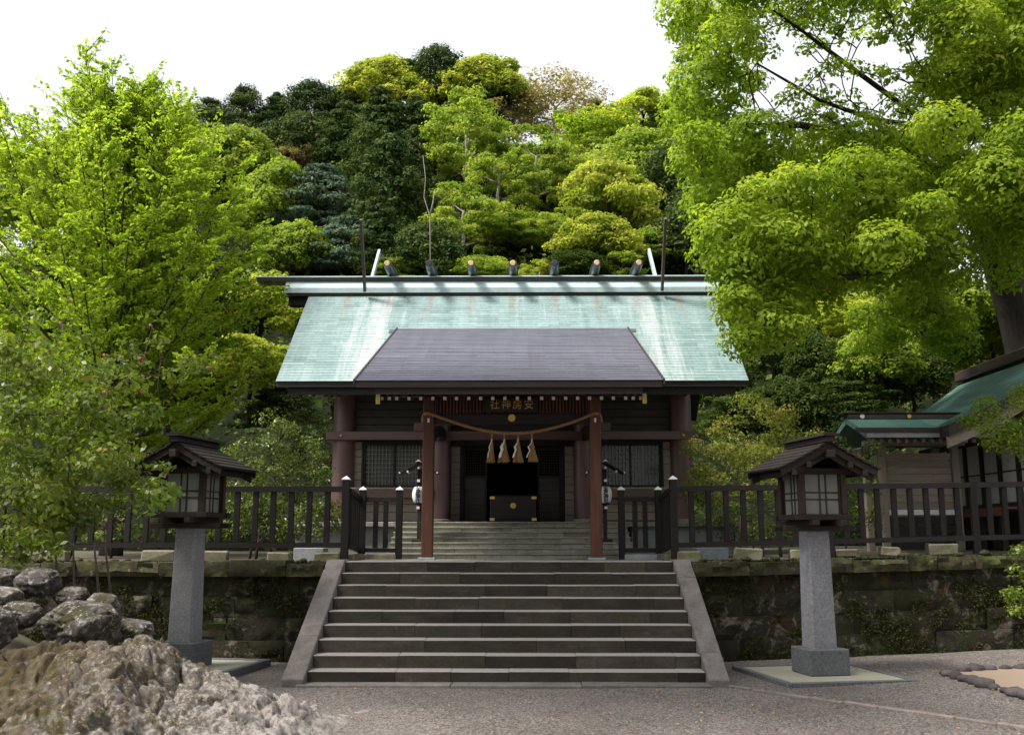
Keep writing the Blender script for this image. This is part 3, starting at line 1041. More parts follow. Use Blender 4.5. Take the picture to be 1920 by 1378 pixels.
rf = roof_slab(sh, 'roof', 'eave_dark', -RHW + 0.015, RHW - 0.015, YE + 0.02, roof_z(YE + 0.02), YR, ZR, 0.004, 0.13)
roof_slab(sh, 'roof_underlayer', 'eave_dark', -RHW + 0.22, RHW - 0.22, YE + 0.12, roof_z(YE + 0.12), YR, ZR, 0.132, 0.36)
shingles('copper_shingles', 'patina', rf, -RHW, RHW, YE, ZE, YR - 0.05, roof_z(YR - 0.05), 38, 0.42)
shingles('copper_shingles', 'patina', rf, -RHW, RHW, YB, ZE, YR + 0.05, roof_z(YR + 0.05), 38, 0.42)
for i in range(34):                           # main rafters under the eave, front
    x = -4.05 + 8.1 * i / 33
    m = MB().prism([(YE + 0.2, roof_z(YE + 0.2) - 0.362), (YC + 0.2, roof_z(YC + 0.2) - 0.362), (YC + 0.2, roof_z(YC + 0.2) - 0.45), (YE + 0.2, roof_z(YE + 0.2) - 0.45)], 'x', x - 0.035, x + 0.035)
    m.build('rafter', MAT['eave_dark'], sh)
# ridge: stacked box covers, the longest on top
gab = lambda h, zb, ze, zt, f_: [(YR - h, zb), (YR - h, ze), (YR - f_, zt), (YR + f_, zt), (YR + h, ze), (YR + h, zb)]
rd = MB().prism(gab(0.33, 7.09, 7.2, 7.39, 0.16), 'x', -5.02, 5.02).build('ridge', MAT['patina_ridge'], sh)
MB().box(-4.98, 4.98, YR - 0.31, YR + 0.31, 7.03, 7.0895).build('ridge_shadow_board', MAT['eave_dark'], rd)
MB().box(-5.66, 5.6, YR - 0.2, YR + 0.2, 7.391, 7.462, 0.006).build('ridge_beam', MAT['ridge_metal'], rd)
MB().prism(gab(0.25, 7.463, 7.475, 7.545, 0.03), 'x', -5.7, 5.64).build('ridge_cap', MAT['patina_ridge'], rd)
for s in (-1, 1):
    MB().box(s * 5.665 - 0.035, s * 5.665 - 0.005, YR - 0.19, YR + 0.19, 7.4, 7.455).build('end_plate', MAT['brass_plate'], rd)
    MB().box(s * 4.75 - 0.22, s * 4.75 + 0.22, YR - 0.12, YR + 0.12, 6.86, 7.029).build('ridge_purlin', MAT['eave_dark'], rd)
# seven ridge logs, lying across the ridge
for i in range(7):
    x = 0.005 + 0.905 * (i - 3)
    lg = MB().tube([(x, YR - 0.78, 7.625), (x, YR - 0.6, 7.625), (x, YR, 7.63), (x, YR + 0.6, 7.625), (x, YR + 0.78, 7.625)], [0.075, 0.095, 0.112, 0.095, 0.075], 20).build('ridge_log', MAT['log_metal'], sh, True, 0.7)
    MB().tube([(x, YR - 0.80, 7.625), (x, YR - 0.778, 7.625)], [0.05, 0.064], 16).build('end_cap', MAT['pale_gold' if i not in (1, 4) else 'log_metal'], lg)
# forked finials: one blade leaning forward, one leaning back
for s in (-1, 1):
    x = s * 3.2 + (-0.03 if s < 0 else 0.05)
    for dr_, dx_ in ((-1, 0), (1, 0.05 * -s)):
        a = Vector((x + dx_, YR - 0.42, 7.1)) if dr_ < 0 else Vector((x + dx_, YR + 0.1, 7.45))
        b = Vector((x + dx_, YR + dr_ * 1.2, 8.47))
        t_ = (b - a).normalized()
        n_ = Vector((0, -t_.z, t_.y)) * 0.065
        vs = []
        for xx in (x + dx_ - 0.028, x + dx_ + 0.028):
            for p in (a - n_, a + n_, b + n_, b - n_):
                vs.append((xx, p.y, p.z))
        MB().add(vs, [(0, 1, 2, 3), (7, 6, 5, 4), (0, 4, 5, 1), (1, 5, 6, 2), (2, 6, 7, 3), (3, 7, 4, 0)]).build('finial_blade', MAT['ridge_metal' if dr_ < 0 else 'patina_ridge'], sh)

# --- porch roof (dark copper), growing out of the main slope
KE, KZ, KT = 15.0, 4.18, 19.97
KTZ = roof_z(KT) + 0.02
KHW = 2.37
ks = (KTZ - KZ) / (KT - KE)
kz = lambda y: KZ + ks * (y - KE)
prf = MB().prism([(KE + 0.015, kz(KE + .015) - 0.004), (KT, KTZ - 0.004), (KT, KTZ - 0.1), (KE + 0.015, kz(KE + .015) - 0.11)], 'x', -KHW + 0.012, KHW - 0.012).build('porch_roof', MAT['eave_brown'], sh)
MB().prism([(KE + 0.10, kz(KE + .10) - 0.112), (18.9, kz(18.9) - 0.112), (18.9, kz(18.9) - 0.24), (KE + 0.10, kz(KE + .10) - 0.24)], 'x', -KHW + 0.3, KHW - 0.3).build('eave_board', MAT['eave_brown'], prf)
shingles('copper_shingles', 'brown_copper', prf, -KHW, KHW, KE, KZ, KT, KTZ, 36, 0.6, 0.007)
for s in (-1, 1):                              # verge trim and stepped flashings onto the green roof
    MB().prism([(KE - 0.005, KZ + 0.02), (KT, KTZ + 0.02), (KT, KTZ - 0.06), (KE - 0.005, KZ - 0.06)], 'x', s * (KHW + 0.002) - (0.0 if s > 0 else 0.03), s * (KHW + 0.002) + (0.03 if s > 0 else 0.0)).build('verge_strip', MAT['eave_brown'], prf)
    for q in range(3):
        yq = KT - 0.12 - q * 0.26
        zq = roof_z(yq) + 0.025
        sl = (ZR - ZE) / (YR - YE)
        a, b = (s * (KHW - 0.05), s * (KHW + 0.17 - 0.02 * q))
        a, b = min(a, b), max(a, b)
        MB().add([(a, yq, zq), (b, yq, zq), (b, yq + 0.09, zq + 0.09 * sl), (a, yq + 0.09, zq + 0.09 * sl), (a, yq, zq - 0.05), (b, yq, zq - 0.05), (b, yq + 0.09, zq + 0.09 * sl - 0.05), (a, yq + 0.09, zq + 0.09 * sl - 0.05)],
                 [(0, 1, 2, 3), (7, 6, 5, 4), (0, 4, 5, 1), (1, 5, 6, 2), (2, 6, 7, 3), (3, 7, 4, 0)]).build('flashing', MAT['brown_copper'], prf)
# porch rafters with white painted ends
rx = [716, 730, 744, 767, 789, 811.5, 834, 856, 879, 901, 924, 946.6]
RX = [at(p, 747, 15.4).x for p in rx]
RX = RX + [0.03 - (x - 0.03) + 0.0 for x in RX][::-1]
for x in RX:
    y0, y1 = 15.4, 18.9
    zc = 3.957
    p = [(y0, zc + 0.028), (y1, zc + 0.028 + ks * (y1 - y0)), (y1, zc - 0.028 + ks * (y1 - y0)), (y0, zc - 0.028)]
    r_ = MB().prism(p, 'x', x - 0.024, x + 0.024).build('porch_rafter', MAT['rafter_wood'], sh)
    MB().box(x - 0.0245, x + 0.0245, y0 - 0.006, y0 - 0.001, zc - 0.0265, zc + 0.0265).build('painted_end', MAT['white_paint'], r_)
for s in (-1, 1):
    x = 0.03 + s * 2.085
    m = MB().prism([(15.3, 4.01), (18.6, 4.01 + ks * 3.3), (18.6, 3.86 + ks * 3.3), (15.3, 3.86)], 'x', x - 0.03, x + 0.03)
    bb = m.build('barge_board', MAT['rafter_wood'], sh)
    MB().box(x - 0.033, x + 0.033, 15.28, 15.298, 3.855, 4.015).build('painted_end', MAT['brass_plate'], bb)
# porch posts, tie beam, plate, grille
PX, PY = 1.385, 16.4
for s in (-1, 1):
    x = s * PX + 0.03
    p = MB().box(x - 0.093, x + 0.093, PY - 0.093, PY + 0.093, TZ + 0.04, 4.12, 0.012).build('porch_post', MAT['porch_wood'], sh)
    MB().box(x - 0.14, x + 0.14, PY - 0.14, PY + 0.14, TZ - 0.02, TZ + 0.038, 0.008).build('base_stone', MAT['plinth_stone'], p)
    MB().box(x - 0.017, x + 0.017, PY - 0.10, PY - 0.0935, 3.68, 3.75).build('tenon_mark', MAT['white_paint'], p)
    # curved connecting beam back to the hall
    pts = [(x, PY + 0.09 + (YC - PY - 0.3) * t, 3.42 + 0.35 * t + 0.12 * math.sin(math.pi * t)) for t in np.linspace(0, 1, 9)]
    m = MB()
    for q in range(8):
        a, b = pts[q], pts[q + 1]
        m.add([(x - 0.05, a[1], a[2] - 0.1), (x + 0.05, a[1], a[2] - 0.1), (x + 0.05, a[1], a[2] + 0.1), (x - 0.05, a[1], a[2] + 0.1),
               (x - 0.05, b[1], b[2] - 0.1), (x + 0.05, b[1], b[2] - 0.1), (x + 0.05, b[1], b[2] + 0.1), (x - 0.05, b[1], b[2] + 0.1)],
              [(0, 1, 5, 4), (1, 2, 6, 5), (2, 3, 7, 6), (3, 0, 4, 7)])
    m.build('curved_beam', MAT['dark_wood'], sh)
beam(-PX + 0.13, PX - 0.065, PY - 0.06, PY + 0.06, 3.655, 3.825, 'dark_wood_x', 'tie_beam')
beam(-2.05, 2.11, PY - 0.08, PY + 0.08, 4.122, 4.25, 'porch_wood_x', 'plate_beam')
MB().tube([(0.03, PY - 0.062, 3.755), (0.03, PY - 0.085, 3.755)], [0.066, 0.06], 28).build('crest', MAT['gold'], sh)
g = MB()
for i in range(46):
    x = -1.22 + 2.5 * i / 45
    MB().box(x - 0.014, x + 0.014, PY - 0.02, PY + 0.02, 3.827, 4.12).build('grille_slat', MAT['porch_wood'], sh)
MB().box(-1.25, 1.31, PY + 0.03, PY + 0.05, 3.826, 4.121).build('grille_back', MAT['porch_wood_x'], sh)


# --- lettering helper
def lettering(txt, size, name, mat, parent, M, extrude=0.004, bend=None, bold=0.0):
    cu = bpy.data.curves.new('lettering', 'FONT')
    cu.body = txt
    cu.size = size
    cu.extrude = extrude
    cu.offset = bold
    cu.align_x = 'CENTER'
    cu.align_y = 'CENTER'
    cu.resolution_u = 3
    to = bpy.data.objects.new('lettering', cu)
    COL.objects.link(to)
    bpy.context.view_layer.update()
    me = bpy.data.meshes.new_from_object(to.evaluated_get(bpy.context.evaluated_depsgraph_get()))
    bpy.data.objects.remove(to)
    if bend is not None:
        for v in me.vertices:
            v.co = bend(v.co.copy())
    me.transform(M)
    me.materials.clear()
    return link_mesh(name, me, MAT[mat], parent)


# name board hanging in the shade of the porch rafters
nb = thing('name_board', (0.03, 16.2, 3.84), 'dark wooden name board with gilded characters under the porch eave', 'sign')
MB().box(0.03 - 0.44, 0.03 + 0.44, 16.19, 16.22, 3.84, 4.07, 0.006).build('board', MAT['dark_wood_x'], nb)
for i, ch in enumerate('社神房安'):
    lettering(ch, 0.165, 'character', 'gold', nb, Matrix.Translation((-0.28 + 0.187 * i, -0.016, 0.112)) @ Matrix.Rotation(math.pi / 2, 4, 'X'))

# offering box in the doorway
ob = thing('offering_box', (0.03, 19.3, PZ), 'dark wooden offering box with brass corners and round crest in the doorway', 'offering box')
bx0, bx1, by = -0.42, 0.47, 19.1
MB().box(bx0, bx1, by, by + 0.55, PZ + 0.05, 2.58, 0.01).build('box', MAT['dark_wood_x'], ob)
for q in (0, 1):
    MB().box(bx0 + 0.02, bx1 - 0.02, by + 0.01 + 0.43 * q, by + 0.11 + 0.43 * q, PZ, PZ + 0.048).build('foot', MAT['dark_wood_x'], ob)
for i in range(9):
    y = by + 0.04 + 0.052 * i
    MB().prism([(y, 2.582), (y + 0.025, 2.607), (y + 0.05, 2.582)], 'x', bx0 + 0.03, bx1 - 0.03).build('top_slat', MAT['dark_wood_x'], ob)
for x in (bx0, bx1):
    for z in (2.14, 2.55):
        c = x + (0.043 if x == bx0 else -0.043)
        MB().box(c - 0.046, c + 0.046, by - 0.004, by + 0.03, z - 0.025, z + 0.025).build('corner_plate', MAT['gold'], ob)
MB().tube([(0.025, by - 0.001, 2.40), (0.025, by - 0.012, 2.40)], [0.058, 0.05], 24).build('crest', MAT['gold'], ob)
MB().tube([(0.025, by - 0.012, 2.40), (0.025, by - 0.02, 2.40)], [0.03, 0.022], 16).build('crest_boss', MAT['brass_plate'], ob)

# ================================================================== SACRED ROPE
rope = thing('sacred_rope', (0.03, 16.22, 3.8), 'twisted straw rope with four tassels and white paper strips across the porch', 'rope')
ctrl = [(793, 792), (794, 780), (800, 775), (812, 778), (840, 787.5), (870, 797.5), (900, 805.5), (930, 810.5), (960, 812.5), (990, 811), (1020, 806), (1050, 798.5), (1080, 789), (1104, 779), (1116, 775), (1125, 779), (1127, 791)]
cp = [at(a, b, 16.27 if 1 < i < len(ctrl) - 2 else 16.36) for i, (a, b) in enumerate(ctrl)]


def spline(pts, n):
    out = []
    for i in range(len(pts) - 1):
        p0, p1, p2, p3 = pts[max(i - 1, 0)], pts[i], pts[i + 1], pts[min(i + 2, len(pts) - 1)]
        for k_ in range(n):
            t = k_ / n
            out.append(0.5 * ((2 * p1) + (p2 - p0) * t + (2 * p0 - 5 * p1 + 4 * p2 - p3) * t * t + (3 * p1 - p0 - 3 * p2 + p3) * t ** 3))
    out.append(pts[-1])
    return out


path = spline(cp, 12)
acc = 0.0
strands = [[], [], []]
for i, p in enumerate(path):
    if i:
        acc += (p - path[i - 1]).length
    t = (path[min(i + 1, len(path) - 1)] - path[max(i - 1, 0)]).normalized()
    u = Vector((0, -1, 0))
    v = t.cross(u).normalized()
    for q in range(3):
        a = acc / 0.1 * 2 * math.pi * 0.55 + q * 2.094
        strands[q].append(p + (u * math.cos(a) + v * math.sin(a)) * 0.0135)
for q in range(3):
    MB().tube(strands[q], 0.0155, 6).build('rope_strand', MAT['rope_straw'], rope, True)
for i, (px, sw) in enumerate(((922, 9), (945.5, 12), (971, 10.5), (997, 11))):
    b = at(px, 813, 16.27)
    m = MB()
    hgt = 0.49 + random.uniform(-0.02, 0.02)
    wid = sw * 16.27 / 1850
    for q in range(90):
        a, rr = random.uniform(0, 6.28), math.sqrt(random.random())
        x, y = math.cos(a) * rr, math.sin(a) * rr * 0.8
        lean = (-0.0 + 0.012 * (i - 1.5))
        pts = [(b.x + x * 0.012, b.y + y * 0.012, b.z), (b.x + x * 0.013, b.y + y * 0.013, b.z - 0.1), (b.x + x * wid * 0.55 + lean * 0.6, b.y + y * wid * 0.5, b.z - 0.3), (b.x + x * wid + lean, b.y + y * wid * 0.9, b.z - hgt + random.uniform(0, 0.03))]
        m.tube(pts, [0.004, 0.004, 0.0045, 0.003], 3, False)
    tsl = m.build('tassel', MAT['straw'], rope)
    MB().tube([(b.x, b.y, b.z - 0.085), (b.x, b.y, b.z - 0.1)], 0.019, 10).build('binding', MAT['rope_straw'], tsl)
    # folded paper streamer: zigzag of four leaves
    m = MB()
    wz = (0.018, 0.045, 0.034, 0.022)[i]
    x, z = b.x - 0.002, b.z - 0.1
    yq = b.y - 0.05 - wid * 0.3
    seg = [(x + 0.008, z), (x - 0.012, z - 0.075), (x - 0.04 - 0.006 * i, z - 0.13), (x - 0.03, z - 0.18), (x - 0.052, z - 0.23), (x - 0.06 - 0.008 * i, z - 0.3)]
    for q in range(5):
        (xa, za), (xb, zb) = seg[q], seg[q + 1]
        wq = wz if q else 0.016
        ya, yb2 = yq + 0.012 * (q % 2), yq + 0.012 * ((q + 1) % 2)
        h_ = wq / 2 * (1.0 if i == 1 else 0.9)
        m.add([(xa - h_, ya, za + h_ * 0.4), (xa + h_, ya, za + h_ * 1.0), (xb + h_, yb2, zb + h_ * 0.4), (xb - h_, yb2, zb - h_ * 0.2),
               (xa - h_, ya + 0.002, za + h_ * 0.4), (xa + h_, ya + 0.002, za + h_ * 1.0), (xb + h_, yb2 + 0.002, zb + h_ * 0.4), (xb - h_, yb2 + 0.002, zb - h_ * 0.2)],
              [(0, 1, 2, 3), (7, 6, 5, 4), (0, 4, 5, 1), (1, 5, 6, 2), (2, 6, 7, 3), (3, 7, 4, 0)])
    m.build('paper_streamer', MAT['paper'], tsl)

# ================================================================== LANTERN STANDS BESIDE THE UPPER STEPS
for s in (-1, 1):
    x0, y0 = (-1.62, 17.5) if s < 0 else (1.66, 17.5)
    side = 'left' if s < 0 else 'right'
    z0 = TZ + 2 * ru
    ls = thing('lantern_stand', (x0, y0, TZ), 'dark wooden lantern stand with little gabled roof behind the ' + side + ' porch post', 'lantern stand', 'lantern stands flanking the upper steps')
    MB().box(x0 - 0.035, x0 + 0.035, y0 + 0.08, y0 + 0.15, TZ, 3.0, 0.005).build('post', MAT['dark_wood'], ls)
    MB().box(x0 - 0.12, x0 + 0.12, y0 + 0.03, y0 + 0.2, TZ + 2 * ru + 0.002, TZ + 3 * ru + 0.05, 0.008).build('foot', MAT['dark_wood'], ls)
    for q, (sx, nm) in enumerate(((-1, 'roof_slope'), (1, 'roof_slope'))):
        p = [(x0, 3.115), (x0 + sx * 0.33, 2.925), (x0 + sx * 0.33, 2.90), (x0, 3.085)]
        MB().prism(p, 'y', y0 - 0.16, y0 + 0.3).build(nm, MAT['dark_wood'], ls)
        MB().box(x0 + sx * 0.33 - 0.012, x0 + sx * 0.33 + 0.012, y0 - 0.166, y0 - 0.161, 2.902, 2.932).build('painted_tip', MAT['white_paint'], ls)
        MB().box(x0 + sx * 0.19 - 0.013, x0 + sx * 0.19 + 0.013, y0 - 0.166, y0 + 0.26, 2.92, 2.955).build('purlin', MAT['white_paint'], ls)
    MB().prism([(x0 - 0.06, 3.10), (x0, 3.145), (x0 + 0.06, 3.10), (x0, 3.12)], 'y', y0 - 0.18, y0 + 0.32).build('ridge_cap', MAT['white_metal'], ls)
    MB().box(x0 - 0.016, x0 + 0.016, y0 - 0.15, y0 + 0.2, 2.99, 3.02).build('purlin', MAT['white_paint'], ls)
    for z in (2.78, 2.31):
        a = MB().box(x0 - 0.025, x0 + 0.025, y0 - 0.12, y0 + 0.079, z - 0.022, z + 0.022).build('arm', MAT['dark_wood'], ls)
        MB().box(x0 - 0.026, x0 + 0.026, y0 - 0.126, y0 - 0.1205, z - 0.023, z + 0.023).build('painted_end', MAT['white_paint'], a)
    pl = thing('paper_lantern', (x0, y0 - 0.06, 2.37), 'white paper lantern with blue-black brush characters behind the ' + side + ' porch post', 'paper lantern', 'paper lanterns flanking the upper steps')
    prof = []
    for i in range(25):
        t = i / 24
        prof.append((0.062 + 0.053 * math.sin(math.pi * t) ** 0.55 - (0.0025 if i % 2 else 0), 0.02 + 0.29 * t))
    MB().lathe(prof, (x0, y0 - 0.06, 2.37), 28).build('shade', MAT['paper'], pl, True)
    for z in (0.0, 0.31):
        MB().lathe([(0.066, z), (0.066, z + 0.02)], (x0, y0 - 0.06, 2.37), 24).build('rim', MAT['black_void'], pl)
    for i, ch in enumerate('安房神社'):
        R_ = 0.12

        def bend(p, R_=R_):
            a = p.x / R_
            return Vector((R_ * math.sin(a), p.y, -R_ * math.cos(a) + 0.0 - p.z))

        M_ = Matrix(((1, 0, 0, 0), (0, 0, 1, 0), (0, 1, 0, 0.275 - 0.073 * i), (0, 0, 0, 1)))
        lettering(ch, 0.095, 'character', 'ink', pl, M_, 0.001, bend, 0.0022)


# ================================================================== FENCES
def fence_post(x, y, z1, par, half=0.054, base=TZ):
    p = MB().box(x - half, x + half, y - half, y + half, base, z1, 0.005).build('post', MAT['fence_wood'], par)
    h = half + 0.008
    MB().add([(x - h, y - h, z1 - 0.008), (x + h, y - h, z1 - 0.008), (x + h, y + h, z1 - 0.008), (x - h, y + h, z1 - 0.008), (x, y, z1 + 0.045),
              (x - h, y - h, z1 - 0.02), (x + h, y - h, z1 - 0.02), (x + h, y + h, z1 - 0.02), (x - h, y + h, z1 - 0.02)],
             [(0, 1, 4), (1, 2, 4), (2, 3, 4), (3, 0, 4), (5, 6, 1, 0), (6, 7, 2, 1), (7, 8, 3, 2), (8, 5, 0, 3), (8, 7, 6, 5)]).build('metal_cap', MAT['white_metal'], p)
    return p


def fence(s):
    x0 = s * 2.56
    f = thing('wooden_fence', (x0, 15.55, TZ), ('dark wooden balustrade on the terrace edge left of the stairs' if s < 0 else 'dark wooden balustrade on the terrace edge right of the stairs'), 'fence')
    yf = 15.55
    X = lambda q: q
    Yf = (lambda x: yf) if s < 0 else (lambda x: yf + 0.2 * max(0, x - 2.7))
    dz = (lambda x: 0) if s < 0 else (lambda x: rise(x) + 0.004 * (x - 2.6))
    fence_post(x0, yf, 2.71, f, 0.056)
    fence_post(s * 2.47, 16.65, 2.6, f)
    fence_post(s * 1.855, 16.65, 2.6, f)
    xe = s * 12.76
    n = 4
    # long run in sections between posts
    step = (xe - x0) / n
    for i in range(n):
        xa, xb = x0 + step * i, x0 + step * (i + 1)
        if i:
            xm = xa
            MB().box(xm - 0.054, xm + 0.054, Yf(xm) - 0.05, Yf(xm) + 0.05, TZ + dz(xm) - 0.02, 2.583 + dz(xm), 0.005).build('post', MAT['fence_wood'], f)
        for (z0, z1, nm) in ((2.5, 2.585, 'top_rail'), (1.64, 1.72, 'bottom_rail')):
            hw = 0.05 if nm == 'top_rail' else 0.035
            a, b = xa + s * 0.055, xb - s * 0.055
            vs = []
            for x in (a, b):
                for dy in (-hw, hw):
                    for z in (z0, z1):
                        vs.append((x, Yf(x) + dy, z + dz(x)))
            MB().add(vs, [(0, 1, 3, 2), (4, 6, 7, 5), (0, 4, 5, 1), (2, 3, 7, 6), (0, 2, 6, 4), (1, 5, 7, 3)]).build(nm, MAT['fence_rail'], f)
        m = 8
        for q in range(1, m + 1):
            x = xa + (xb - xa) * q / (m + 1)
            jx = random.uniform(-0.006, 0.006)
            MB().box(x + jx - 0.043, x + jx + 0.043, Yf(x) - 0.03, Yf(x) + 0.03, 1.722 + dz(x), 2.498 + dz(x), 0.005).build('baluster', MAT['fence_wood'], f)
        # footing stones under the rail
        for q in range(3):
            if random.random() < 0.75 or i == 0:
                x = xa + (xb - xa) * (0.1 + 0.33 * q) + random.uniform(-0.1, 0.1)
                w_ = random.uniform(0.14, 0.26)
                MB().box(x - w_, x + w_, Yf(x) - 0.09, Yf(x) + 0.1, TZ + dz(x) - 0.02, TZ + dz(x) + random.uniform(0.12, 0.17), 0.02, 0.015).build('footing_stone', MAT['footing_stone'], f)
    # return running back, rails falling a little
    xr = s * 2.515
    for (za, zb, h_) in ((2.56, 2.47, 0.085), (1.70, 1.625, 0.07)):
        vs = []
        for (y, z) in ((yf + 0.057, za), (16.596, zb)):
            for dx in (-0.03, 0.03):
                for q in (-h_, 0):
                    vs.append((xr + dx, y, z + q))
        MB().add(vs, [(0, 1, 3, 2), (4, 6, 7, 5), (0, 4, 5, 1), (2, 3, 7, 6), (0, 2, 6, 4), (1, 5, 7, 3)]).build('return_rail', MAT['fence_rail'], f)
    for q in range(1, 6):
        t = q / 6
        y = yf + 1.1 * t
        MB().box(xr - 0.022, xr + 0.022, y - 0.03, y + 0.03, 1.70 - 0.075 * t + 0.001, 2.475 - 0.09 * t - 0.001, 0.004).build('baluster', MAT['fence_wood'], f)
    MB().box(xr - 0.1, xr + 0.1, yf + 0.06, 16.59, TZ - 0.02, TZ + 0.1, 0.015, 0.008).build('kerb_stone', MAT['footing_stone'], f)
    # short front panel
    a, b = (-2.416, -1.91) if s < 0 else (1.91, 2.416)
    MB().box(a, b, 16.62, 16.68, 2.385, 2.47, 0.004).build('top_rail', MAT['fence_rail'], f)
    MB().box(a, b, 16.62, 16.68, 1.555, 1.625, 0.004).build('bottom_rail', MAT['fence_rail'], f)
    for q in (1, 2):
        x = a + (b - a) * q / 3
        MB().box(x - 0.04, x + 0.04, 16.625, 16.675, 1.627, 2.383, 0.004).build('baluster', MAT['fence_wood'], f)
    MB().box(a - 0.02, b + 0.08 if s > 0 else b + 0.02, 16.55, 16.75, TZ - 0.02, TZ + 0.085, 0.01).build('kerb_stone', MAT['footing_stone' if s < 0 else 'plinth_stone'], f)
    return f


fence(-1)
fence(1)
for s in (-1, 1):
    a, b = (at(550, 1040, 16.3).x, at(606, 1040, 16.3).x) if s < 0 else (at(1306, 1040, 16.3).x, at(1366, 1040, 16.3).x)
    o = MB().box(a, b, 16.3, 16.7, TZ - 0.05, TZ + 0.19, 0.008).build('stone_block', MAT['plinth_stone'], None)
    tag(o, 'pale squared stone block under the ' + ('left' if s < 0 else 'right') + ' balustrade near the stairs', 'stone block')


# ================================================================== STONE POST LANTERNS WITH WOODEN HOUSES
def post_lantern(loc, rz, label):
    L = thing('post_lantern', (0, 0, 0), label, 'lantern', 'post lanterns flanking the stairs')
    # pad
    MB().box(-0.78, 0.78, -0.78, 0.78, -0.08, 0.03, 0.0).build('pad', MAT['pale_pad'], L)
    for q in range(4):
        m = MB().box(-0.87, 0.775, -0.87, -0.785, -0.08, 0.045, 0.008)
        m.move(Matrix.Rotation(q * math.pi / 2, 4, 'Z'))
        m.build('pad_edging', MAT['granite_dark'], L)
    MB().box(-0.275, 0.275, -0.275, 0.275, 0.031, 0.36, 0.012).build('plinth', MAT['granite_dark'], L)
    # tapered shaft
    a, b, c = 0.168, 0.148, 0.018
    sec = lambda h, z: [(-h + c, -h, z), (h - c, -h, z), (h, -h + c, z), (h, h - c, z), (h - c, h, z), (-h + c, h, z), (-h, h - c, z), (-h, -h + c, z)]
    MB().add(sec(a, 0.361) + sec(b, 1.86), [tuple(range(8))[::-1], tuple(range(8, 16))] + [(i, (i + 1) % 8, 8 + (i + 1) % 8, 8 + i) for i in range(8)]).build('shaft', MAT['granite'], L)
    H = L
    W, WZ = MAT['lantern_wood'], MAT['lantern_wood_z']
    # crossed bearers
    for s in (-1, 1):
        MB().box(-0.5, 0.5, s * 0.17 - 0.04, s * 0.17 + 0.04, 1.862, 1.93, 0.006).build('bearer', W, H)
        MB().box(s * 0.19 - 0.04, s * 0.19 + 0.04, -0.48, 0.48, 1.932, 2.0, 0.006).build('bearer', W, H)
    for s in (-1, 1):
        MB().box(-0.4, 0.4, s * 0.31 - 0.045, s * 0.31 + 0.045, 2.002, 2.075, 0.006).build('sill', W, H)
        MB().box(s * 0.33 - 0.045, s * 0.33 + 0.045, -0.262, 0.262, 2.004, 2.073, 0.006).build('sill', W, H)
    MB().box(-0.284, 0.284, -0.262, 0.262, 2.01, 2.03).build('floor_board', W, H)
    for sx in (-1, 1):
        for sy in (-1, 1):
            MB().box(sx * 0.3 - 0.035, sx * 0.3 + 0.035, sy * 0.28 - 0.035, sy * 0.28 + 0.035, 2.076, 2.72, 0.005).build('corner_post', WZ, H)
    for s in (-1, 1):
        MB().box(-0.47, 0.47, s * 0.28 - 0.04, s * 0.28 + 0.04, 2.60, 2.68, 0.005).build('head_beam', W, H)
        MB().box(s * 0.3 - 0.03, s * 0.3 + 0.03, -0.5, 0.5, 2.683, 2.76, 0.005).build('head_beam', W, H)
    # paper panes: two low rows of lights and a tall one
    def screen(rot):
        m = MB().box(-0.262, 0.262, -0.272, -0.266, 2.08, 2.598)
        m.move(Matrix.Rotation(rot, 4, 'Z'))
        p = m.build('paper_pane', MAT['shoji'], H)
        b_ = MB()
        for x in (-0.03, 0.06):
            b_.box(x - 0.009, x + 0.009, -0.284, -0.2725, 2.08, 2.598)
        for z in (2.27, 2.36):
            b_.box(-0.262, 0.262, -0.282, -0.2728, z - 0.009, z + 0.009)
        for x in (-0.25, 0.25):
            b_.box(x - 0.016, x + 0.016, -0.286, -0.2722, 2.08, 2.598)
        b_.move(Matrix.Rotation(rot, 4, 'Z'))
        b_.build('muntin', WZ, p)
    for q in range(4):
        screen(q * math.pi / 2)
    # roof: gable to the front; slightly curved slopes made of boards
    def rz_(u):
        return 3.02 - 0.40 * u + 0.05 * u * u
    for s in (-1, 1):
        us2 = list(np.linspace(0, 0.98, 7))
        rp = MB().prism([(s * 0.69 * u, rz_(u) - 0.0225) for u in us2] + [(s * 0.69 * u, rz_(u) - 0.04) for u in us2[::-1]], 'y', -0.5, 0.5).build('roof', MAT['dark_wood'], L)
        nb_ = 6
        for i in range(nb_):                  # roof boards, lapped
            u0, u1 = i / nb_, (i + 1) / nb_
            p = [(s * 0.69 * u0, rz_(u0) + 0.0), (s * 0.69 * (u1 + 0.03), rz_(u1) + 0.004), (s * 0.69 * (u1 + 0.03), rz_(u1) - 0.016), (s * 0.69 * u0, rz_(u0) - 0.022)]
            MB().prism(p, 'y', -0.56, 0.56).build('roof_board', MAT['lantern_wood'], rp)
        for (yy, th, lo, hi, uu) in ((-0.535, 0.03, 0.024, 0.115, 0.985), (0.505, 0.03, 0.024, 0.115, 0.985), (-0.49, 0.028, 0.1, 0.2, 0.93), (0.46, 0.028, 0.1, 0.2, 0.93)):
            poly = [(s * 0.69 * u, rz_(u) - lo) for u in np.linspace(0.0, uu, 7)] + [(s * 0.69 * u, rz_(u) - hi) for u in np.linspace(uu - 0.02, 0.0, 7)]
            MB().prism(poly, 'y', yy, yy + th).build('barge_board', MAT['lantern_wood'], rp)
        for u in (0.42, 0.72):                # purlin ends
            MB().box(s * 0.69 * u - 0.035, s * 0.69 * u + 0.035, -0.55, 0.54, rz_(u) - 0.19, rz_(u) - 0.115, 0.005).build('purlin', MAT['dark_wood'], rp)
